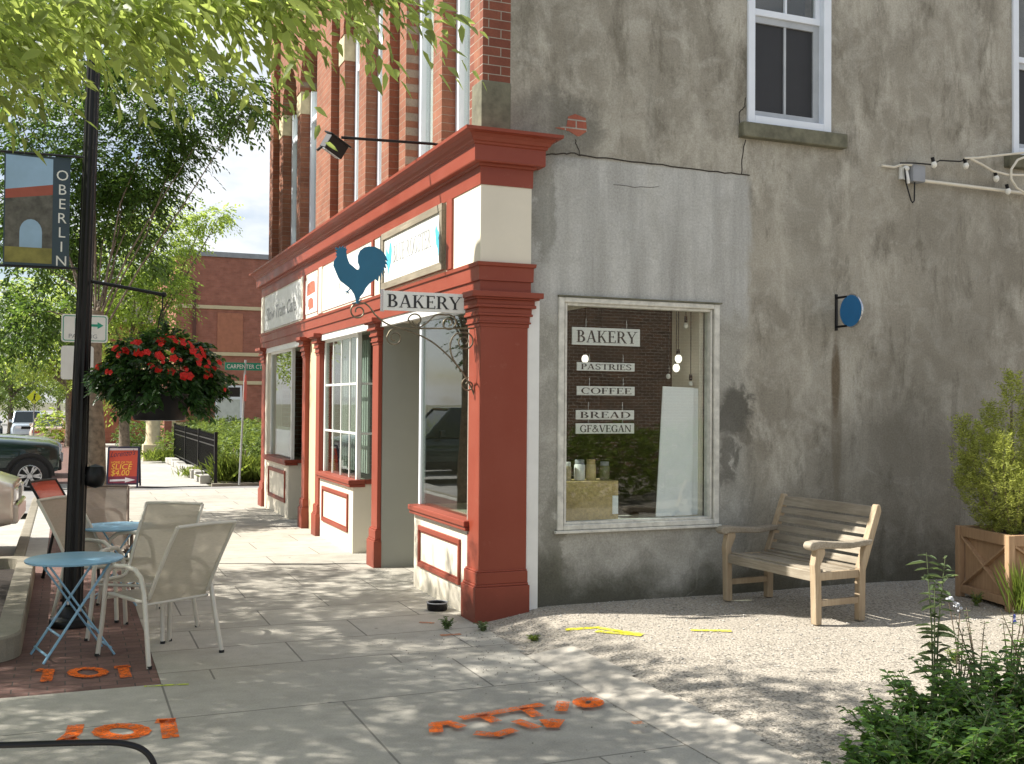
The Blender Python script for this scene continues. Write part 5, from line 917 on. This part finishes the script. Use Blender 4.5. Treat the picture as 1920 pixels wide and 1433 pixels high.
def car(name, label, loc, rz, paint, st, gh, wheels, wr=.34, cat='car', clad=False, front=True, rear=False, group='cars along the street'):
    """st: (y, halfwidth, z_low, z_high) rear to front; gh: (rear base y, rear top y, front top y, front base y, belt z, roof z, base halfwidth, top halfwidth)"""
    t = thing(name, label, cat, loc, rz, group); b = MB(); n = 12
    for (y, w, z0, z1) in st:
        h = z1-z0; b.v += [(-w*.86, y, z0), (-w*.98, y, z0+h*.12), (-w, y, z0+h*.45), (-w*.985, y, z0+h*.72), (-w*.93, y, z1-h*.06), (-w*.75, y, z1), (w*.75, y, z1), (w*.93, y, z1-h*.06), (w*.985, y, z0+h*.72), (w, y, z0+h*.45), (w*.98, y, z0+h*.12), (w*.86, y, z0)]
    for i in range(len(st)-1):
        for j in range(n): b.f.append((i*n+j, i*n+(j+1) % n, (i+1)*n+(j+1) % n, (i+1)*n+j)); b.mi.append(0)
    b.f += [tuple(range(n)), tuple(range((len(st)-1)*n, len(st)*n))]; b.mi += [0, 0]; bo = b.build('body', paint, t, bevel=.035); 
    for p in bo.data.polygons: p.use_smooth = True
    rb, rt, ft, fb, zb, zr, wb, wt = gh
    b = MB(); lo = [(-wb, rb, zb), (wb, rb, zb), (wb, fb, zb), (-wb, fb, zb)]; hi = [(-wt, rt, zr), (wt, rt, zr), (wt, ft, zr), (-wt, ft, zr)]; b.add(lo+hi, [(0,1,5,4),(1,2,6,5),(2,3,7,6),(3,0,4,7),(4,5,6,7)]); g = b.build('windows', 'glass_d', t)
    b = MB(); b.box(-wt-.01, wt+.01, rt-.03, ft+.03, zr-.02, zr+.05)
    for a, c in zip(lo, hi): b.bar(a, c, .09, .07)
    for s in (-1, 1): ym, yt = (rb+fb)/2, (rt+ft)/2; b.bar((s*wb, ym, zb), (s*wt, yt, zr), .08, .05, (0, 1, 0))
    b.build('roof', paint, t, bevel=.03)
    for x, y in wheels:
        s = 1 if x > 0 else -1; x = s*(st[2][1]-.06); wheel(t, x, y, wr); b = MB(); m = 16; ro, ri = wr+.10, wr+.04
        ar = [(math.cos(PI*i/m), math.sin(PI*i/m)) for i in range(m+1)]; X0 = s*(st[2][1]-.12)
        b.prism([(-ri, -.16)]+[(-q*ri, z*ri) for q, z in ar]+[(ri, -.16)], lambda u, v, d: (X0+s*d, y+u, wr+v), 0, .126)
        for i in range(m): (a0, c0), (a1, c1) = ar[i], ar[i+1]; b.prism([(a0*ri, c0*ri), (a0*ro, c0*ro), (a1*ro, c1*ro), (a1*ri, c1*ri)], lambda u, v, d: (X0+s*d, y+u, wr+v), 0, .15)
        b.build('wheel_arch', 'blackr' if clad else paint, t)
    yF, wF, zF0, zF1 = st[-1]; yR, wR, zR0, zR1 = st[0]
    for s in (-1, 1):
        y2, w2, z2 = st[-2][0], st[-2][1], st[-2][3]; b = MB(); b.box(s*wF*.62-.17, s*wF*.62+.17, yF-.1, yF+.025, zF1-.20, zF1-.05); b.build('headlight', 'lampw', t, bevel=.02)
        b = MB(); b.box(s*wR*.72-.2, s*wR*.72+.2, yR-.02, yR+.1, zR1-.24, zR1-.10); b.build('tail_light', 'tail', t, bevel=.01)
        b = MB(); b.box(s*(wb+.14)-.09, s*(wb+.14)+.09, fb-.42, fb-.30, zb+.02, zb+.17); b.build('mirror', paint, t, bevel=.03)
        if clad: b = MB(); b.box(s*st[2][1]*.985-.03, s*st[2][1]*.985+.03, st[1][0], st[-3][0], .34, .52); b.build('side_cladding', 'blackr', t, bevel=.01)
    b = MB(); b.box(-wF*.9, wF*.9, yF-.12, yF+.05, zF0, zF0+.22); b.build('front_bumper', 'blackr' if clad else paint, t, bevel=.03); b = MB(); b.box(-wF*.45, wF*.45, yF-.02, yF+.02, zF1-.24, zF1-.08); b.build('grille', 'black', t)
    if rear: b = MB(); b.box(-wR*.5, wR*.5, yR-.015, yR+.02, zR1-.23, zR1-.12); b.build('light_bar', 'tail', t); b = MB(); b.box(-.17, .17, yR-.02, yR, zR1-.24, zR1-.12); b.build('number_plate', 'white', t)
    b = MB(); b.box(-wR*.9, wR*.9, yR-.07, yR+.1, zR0, zR0+.25); b.build('rear_bumper', paint, t, bevel=.04); return t
suv = [(-2.2, .80, .42, 1.02), (-2.0, .90, .38, 1.08), (-1.0, .92, .34, 1.08), (.7, .92, .34, 1.08), (1.1, .92, .36, 1.07), (1.9, .88, .40, 1.0), (2.2, .74, .45, .90)]
gs = (-2.1, -1.85, .25, .95, 1.06, 1.74, .84, .70)
wh = [(-.80, 1.42), (.80, 1.42), (-.80, -1.35), (.80, -1.35)]
HZ = -PI/2
car('green_suv', 'dark green car with black cladding and alloy wheels, nose towards the kerb', (-5.36, 16.25, -.13), HZ+.03, 'jeep', [(-2.2, .84, .42, 1.04), (-2.0, .92, .38, 1.10), (-1.0, .93, .34, 1.10), (.9, .93, .34, 1.10), (1.3, .93, .36, 1.08), (2.0, .90, .40, 1.03), (2.2, .82, .45, .97)], (-2.1, -1.9, .35, 1.0, 1.08, 1.72, .86, .74), [(-.8, 1.66), (.8, 1.66), (-.8, -1.1), (.8, -1.1)], .36, clad=True)
car('silver_suv', 'champagne silver car at the left edge, nearest of the parked cars', (-5.74, 6.25, -.13), HZ-.03, 'silver', suv, gs, wh, .37)
car('grey_car', 'slate grey car parked beyond the dark green one', (-5.35, 19.3, -.13), HZ+.05, 'slate', suv, (-1.9, -1.3, .1, .9, .98, 1.5, .82, .66), wh, .33)
sed = [(-2.35, .78, .40, .92), (-2.2, .88, .34, 1.0), (-1.2, .90, .30, 1.0), (.9, .90, .30, .98), (2.0, .86, .32, .84), (2.35, .72, .38, .74)]; gse = (-1.75, -.95, .3, 1.15, .97, 1.42, .82, .62)
def road_at(px, D): p = at_depth(px, 800, D); return (p.x, p.y, gz(p.y)-.12)
car('beige_sedan', 'beige sedan seen from behind with a full-width red light bar', road_at(92, 60), -.02, 'beige', sed, gse, wh, .32, rear=True)
car('pickup', 'pale blue pickup facing us beyond the beige sedan', road_at(52, 68), PI+.03, 'ltblue', [(-2.5, .85, .5, 1.15), (-2.3, .92, .45, 1.2), (0, .92, .42, 1.2), (1.2, .92, .42, 1.18), (2.4, .90, .45, 1.1), (2.6, .84, .5, 1.05)], (-.9, -.7, .5, 1.1, 1.18, 1.85, .84, .72), wh, .38, 'pickup truck')
car('white_suv', 'white boxy car seen from behind, farthest along the kerb', road_at(92, 78), 0, 'wcar', suv, gs, wh, .36); car('navy_car', 'dark blue car far up the street at the left edge', road_at(-22, 84), PI, 'navy', sed, gse, wh, .32)
t = thing('crossing_sign', 'fluorescent yellow diamond pedestrian crossing sign far up the street', 'sign', (0, 0, 0)); p = at_depth(64, 745, 52); t.location = (p.x, p.y, gz(p.y)); zc = p.z-gz(p.y)
MB().prism([(-.34, zc), (0, zc-.34), (.34, zc), (0, zc+.34)], XZ(-.02), 0, .006).build('panel', 'ybright', t); b = MB(); b.ball((.04, -.035, zc+.13), .04, 8, (1, .2, 1)); b.bar((.03, -.03, zc+.08), (0, -.03, zc-.05), .07, .01, (0, 1, 0)); b.bar((0, -.03, zc-.05), (-.08, -.03, zc-.18), .035, .01, (0, 1, 0)); b.bar((0, -.03, zc-.05), (.07, -.03, zc-.18), .035, .01, (0, 1, 0)); b.build('walker_symbol', 'black', t); MB().tube([(0, 0, 0), (0, 0, zc+.2)], .03, 8).build('pole', 'boxg', t)
# ------------------------------------------------------------------ trees
def pb(lst): return [(tuple(at_depth(x, y, D)), r, w) for x, y, D, r, w in lst]
# near tree: trunk in the tree pit (outside the frame), low boughs hang into the picture
edge = [(-260,230),(0,205),(80,190),(160,150),(230,120),(300,140),(380,110),(450,90),(520,105),(580,120),(640,80),(690,45),(720,-10),(760,-30),(800,-10),(840,-10),(880,-60)]
ex = np.array([e[0] for e in edge]); ey = np.array([e[1] for e in edge]); n = 820
pxs = RNG.uniform(-340, 600, n); pys = np.interp(pxs+150, ex, ey)-92-np.abs(RNG.normal(0, 95, n)); pxs[-22:] = RNG.uniform(640, 715, 22); pys[-22:] = RNG.uniform(-55, -8, 22); dp = 4.6+RNG.uniform(0, 1, n)*(2.4-1.7*np.clip(pxs, 0, 600)/600)
C = np.array([tuple(at_depth(a, b_, d)) for a, b_, d in zip(pxs, pys, dp)]); Dx = np.tile([.62, -.42, -.30], (n, 1))+RNG.normal(0, .38, (n, 3))
A_BASE = (-5.6, 1.3, .05)
A_BLOBS = [((-6.4, 1.9, 5.0), (1.7, 1.6, .9), 1.3), ((-6.0, 3.6, 4.8), (1.5, 1.3, .8), 1.0), ((-7.6, .6, 4.8), (1.7, 1.5, .9), 1.1), ((-6.3, -1.0, 4.5), (1.6, 1.4, .7), 1.2), ((-5.4, -2.5, 4.2), (1.4, 1.3, .55), 1.1), ((-4.6, -3.8, 4.1), (1.1, 1.1, .45), .8), ((-8.4, 2.8, 4.8), (1.6, 1.6, .9), 1.0), ((-6.9, .9, 6.0), (1.5, 1.4, .7), .8)]
tree('broad leafy street tree whose low boughs hang across the top left', A_BASE, A_BLOBS, 680, 'leafA', 'bark', .17, .10, 11, .5, .40, 3.2, extra=(C, Dx), group='street trees')
# dark tree behind the lamp post
B_ = pb([(40,330,16.5,1.5,1.2),(180,240,16.5,1.4,1.3),(310,180,16.5,1.0,1.0),(420,190,16.5,.62,.45),(470,185,16.3,.3,.14),(240,290,16.8,.95,.9),(335,275,16.5,.35,.25),(130,400,16.6,1.1,1.0),(40,470,16.5,1.0,.9),(210,390,16.5,.8,.7),(270,350,16.3,.4,.3),(20,600,15.0,.5,.5),(90,600,15.2,.42,.4),(150,70,16.6,1.7,1.5),(0,130,16.6,1.7,1.4),(220,470,17,.7,.4)])
tree('dark green street tree with ragged spreading boughs behind the lamp post', (-2.65, 8.0, 0), B_, 300, 'leafB', 'bark', .14, .095, 11, .45, .44, 3.0, group='street trees', lr=.22)
C_ = pb([(300,440,34,1.25,1.0),(250,470,34,1.6,1.3),(385,408,34,.4,.25),(415,402,34,.2,.1),(270,560,34,1.3,1.1),(200,540,34,1.5,1.2),(190,640,34,1.3,1.0),(300,530,34,.8,.6),(120,560,34,1.6,1.2),(215,710,34,1.0,.7),(300,640,34,.7,.5)])
p = at_depth(232, 790, 34); tree('bright green tree behind the flower basket', (p.x, p.y, gz(p.y)), C_, 300, 'leafC', 'bark', .17, .13, 9, .6, .5, 2.6, group='trees along the street', lr=.6)
D_ = pb([(40,640,50,2.2,1.2),(110,650,50,2.0,1.2),(130,600,50,2.0,1.0),(20,580,50,2.0,1.0),(140,680,50,1.3,.7),(-60,620,50,2.4,1.2)])
p = at_depth(130, 790, 50); tree('pale lime tree left of the lamp post, beyond the parked cars', (p.x, p.y, gz(p.y)), D_, 240, 'leafC', 'bark', .2, .17, 9, .8, .5, 3.0, group='trees along the street')
for q, (px_, D, w, lab) in enumerate(((20, 88, 5.5, 'tall distant tree closing the far end of the road'), (190, 95, 5.0, 'distant tree seen beyond the far sidewalk'), (270, 82, 4.0, 'distant tree right of the far sidewalk, beside the house'), (-60, 120, 8, 'distant wide tree at the far left of the road'), (110, 130, 8, 'most distant tree, in the middle of the far road end'))):
    p = at_depth(px_, 780, D); z = gz(p.y); bl = [((p.x+random.uniform(-w*.5, w*.5), p.y+random.uniform(-2, 2), z+3.2+random.uniform(0, w*.55)), w*.42, .8) for i in range(7)]
    tree(lab, (p.x, p.y, z), bl, 110, 'leafH', 'bark', .25, .3, 9, 1.2, .5, 3.0, group='distant trees')
p = at_depth(105, 818, 55); clump('roadside_shrub', 'small bright shrub at the kerb above the beige sedan', 'shrub', (p.x, p.y, gz(p.y)), [((0, 0, 1.0), (1.0, .8, .8))], 300, .13, 'leafC')
# ------------------------------------------------------------------ border plants at lower right
def herb(label, base, h, sp, ns, leaf, mat, group, ratio=.42, bloom=None, cat='plant', per=10, stemm='stem', name='border_plant', lean=.6, start=.12):
    t = thing(name, label, cat, base, 0, group); b = MB(); P, D, N, L = [], [], [], []; tips = []
    for i in range(ns):
        a = random.uniform(0, 2*PI); r = sp*random.uniform(.15, 1)**.7; hh = h*random.uniform(.6, 1.05); top = Vector((r*math.cos(a), r*math.sin(a), hh)); mid = Vector((top.x*.35, top.y*.35, hh*.55)); r0 = random.uniform(0, sp*.25); st0 = Vector((r0*math.cos(a), r0*math.sin(a), 0))
        pts = [st0, st0.lerp(mid, .5)+Vector((0, 0, .01)), mid, mid.lerp(top, .55)+Vector((0, 0, .01)), top]; b.tube(pts, [.006, .005, .0045, .003, .0015], 5); tips.append(top); ph = random.uniform(0, 6)
        for k in range(per):
            q = start+(1-start)*(k+.5)/per; seg = min(int(q*4), 3); p = pts[seg].lerp(pts[seg+1], q*4-seg); ph += 2.4; d = Vector((math.cos(ph), math.sin(ph), .35+random.uniform(-.45, .35))); P.append(tuple(p)); D.append(tuple(d)); N.append((random.gauss(0, .3), random.gauss(0, .3), 1)); L.append(leaf*random.uniform(.6, 1.2)*(1.15-.55*q))
            if random.random() < .75: P.append(tuple(p)); D.append((-d.x, -d.y, d.z)); N.append((0, 0, 1)); L.append(L[-1]*.9)
    b.build('stem', stemm, t, smooth=True); L = np.array(L); leaves('foliage', P, D, N, L, L*ratio, mat, t, droop=.3)
    if bloom:
        for (x, y, z) in bloom:
            PP = [(x, y, z)]*11; DD = [(math.cos(2*PI*i/11), -.5+.3*random.random(), math.sin(2*PI*i/11)) for i in range(11)]; leaves('flower', PP, DD, [(0, -1, .2)]*11, .017, .009, 'bluepetal', t, droop=0)
    return t
G1 = 'leafy plants in the near right border'
for i, (px_, py_, h, sp, lab) in enumerate(((1660, 1425, .30, .26, 'low leafy green plant at the left end of the border'), (1740, 1415, .42, .28, 'bushy green plant in front of the tall weed'), (1815, 1400, .46, .30, 'dense leafy green plant in the middle of the border'), (1895, 1385, .50, .30, 'tall leafy green plant at the right edge of the border'), (1720, 1495, .36, .26, 'leafy green plant at the bottom of the border, left one'), (1815, 1500, .40, .28, 'leafy green plant at the bottom of the border, middle one'), (1905, 1490, .44, .28, 'leafy green plant in the bottom right corner'), (1630, 1490, .24, .22, 'small low green plant at the bottom left of the border'), (1985, 1430, .55, .32, 'leafy green plant cut by the right edge of the photo'))):
    p = on_z(px_, py_, .06); herb(lab, (p.x, p.y, lot_z(p.x, p.y)), h, sp, 34, .085, 'leafP', G1, .46, per=11)
p = on_z(1752, 1345, .07); herb('tall single grey-green weed standing above the border in front of the wall', (p.x, p.y, .07), 1.02, .06, 3, .15, 'leafW', None, .24, cat='weed', per=15, name='tall_weed', start=.22)
G2 = 'thin flowering stems in the border'
for px_, py_, h, sp, ns, lab, bl in ((1835, 1345, .62, .16, 5, 'thin dry-stemmed weed with few leaves right of the tall weed', None), (1895, 1345, .62, .14, 5, 'thin chicory stems with a blue flower at the right edge', [(.0, -.02, .56), (-.03, -.05, .54)]), (1800, 1350, .50, .13, 4, 'short dry weed between tall weed and thin stems', None), (1870, 1400, .42, .16, 6, 'low chicory with small blue flowers in the border', [(.02, -.1, .08), (-.12, -.05, .20)]), (1935, 1370, .66, .16, 6, 'tall green stems at the right edge of the border', None), (1690, 1400, .32, .22, 6, 'thin wiry weed leaning left from the border', None)):
    p = on_z(px_, py_, .07); herb(lab, (p.x, p.y, lot_z(p.x, p.y)), h, sp, ns, .05, 'leafW', G2, .36, bl, 'weed', 9, 'dry', 'flowering_weed', start=.3)
p = on_z(1790, 1320, .07); t = thing('seed_head_weed', 'weed with fluffy pale seed heads beside the tall weed', 'weed', (p.x, p.y, .07)); b = MB(); q = on_y(1778, 1122, p.y)-p; q2 = on_y(1800, 1145, p.y)-p; b.tube([(0, 0, 0), (.02, 0, .3), tuple(q2)], .003, 5); b.tube([(.02, 0, .3), tuple(q)], .003, 5); b.build('stem', 'dry', t); b = MB()
for k in range(16): c = Vector(q).lerp(Vector(q2), random.random()); b.ball((c.x+random.gauss(0, .008), c.y, c.z+random.gauss(0, .008)), random.uniform(.006, .013), 6)
b.build('seed_heads', 'silverleaf', t)
for px_, py_, h, lab, m in ((838, 1172, .09, 'small green weed growing at the foot of the corner pilaster', 'leafP'), (905, 1176, .07, 'tiny weed at the corner of the pilaster plinth', 'leafW'), (1000, 1198, .035, 'flat yellowish grass tuft at the edge of the lot', 'leafG'), (1830, 1150, .12, 'green sprig at the foot of the planter', 'leafG'), (1790, 1255, .1, 'yellow-green tuft behind the border', 'leafG')):
    p = on_z(px_, py_, .03); herb(lab, (p.x, p.y, lot_z(p.x, p.y)), h, .07, 14, .035, m, 'small weeds', .4, None, 'weed', 6, name='small_weed')
p = on_z(1893, 1150, .07); t = thing('grass_clump', 'bright grass growing up beside the planter', 'grass', (p.x+.02, p.y-.12, .075)); n = 90; leaves('blades', np.stack([RNG.normal(0, .05, n), RNG.normal(0, .04, n), np.zeros(n)], 1), np.stack([RNG.normal(0, .18, n), RNG.normal(0, .18, n), np.ones(n)], 1), rnd(n), RNG.uniform(.3, .62, n), .012, 'leafG', t, droop=.2)
# ------------------------------------------------------------------ what the windows mirror: neighbour across the lot, far side of the street
NB = thing('neighbour_building', 'brick building facing the stucco wall across the lot, seen in the side window', 'building', (0, -14.5, 0)); MB().box(3.5, 26, -8, 0, -.1, 5.2).build('wall', 'brick_nb', NB); MB().box(3.4, 26.1, -8.1, .05, 5.2, 5.4).build('coping', 'stone_d', NB)
for i, (x, y, h) in enumerate(((3.4, -8.0, .85), (4.7, -8.3, 1.05), (6.0, -8.8, 1.15), (7.4, -9.4, 1.1), (9.0, -10.2, 1.25))): clump('garden_shrub', ('low', 'broad', 'tall', 'dense', 'wide')[i]+' green garden shrub mirrored in the side window', 'shrub', (x, y, .05), [((0, 0, h*.55), (1.0, .7, h*.62))], 480, .10, 'leafG', .26, up=1.1, group='garden shrubs')
for i, (y0, y1, h, c, lab) in enumerate(((-6, 8, 7.5, (.34, .14, .09), 'red brick shop row across the street'), (8, 22, 6.2, (.5, .45, .38), 'pale shop building across the street'), (22, 44, 8.0, (.30, .12, .08), 'dark red brick block across the street'))):
    t = thing('opposite_building', lab, 'building', (-25, 0, -.1), 0, 'buildings across the street'); MB().box(-9, 0, y0, y1, 0, h).build('wall', plain('facade_'+('a', 'b', 'c')[i], c, .8), t)
    for k in range(int((y1-y0)/2.6)): y = y0+.6+k*2.6; MB().box(-.02, .03, y, y+1.2, 4.2, 5.8).build('window', 'glass_d', t); MB().box(-.02, .04, y-.2, y+1.8, .5, 2.7).build('shop_window', 'glass_d', t)
for x, y, s, lab in ((-18.5, 4, 1.0, 'street tree across the road by the brick row'), (-18.5, 15, 1.1, 'street tree across the road by the pale building'), (-18.5, 28, 1.1, 'street tree across the road by the dark block')): tree(lab, (x, y, 0), [((x+a, y+c, 4.6+d), 1.5*s, 1) for a, c, d in ((0, 0, 0), (1, .8, .5), (-.6, 1.2, .8), (.2, -1.1, .6), (.1, .2, 1.6))], 130, 'leafC', 'bark', .16, .15, 9, .6, .5, 3, group='trees across the road')
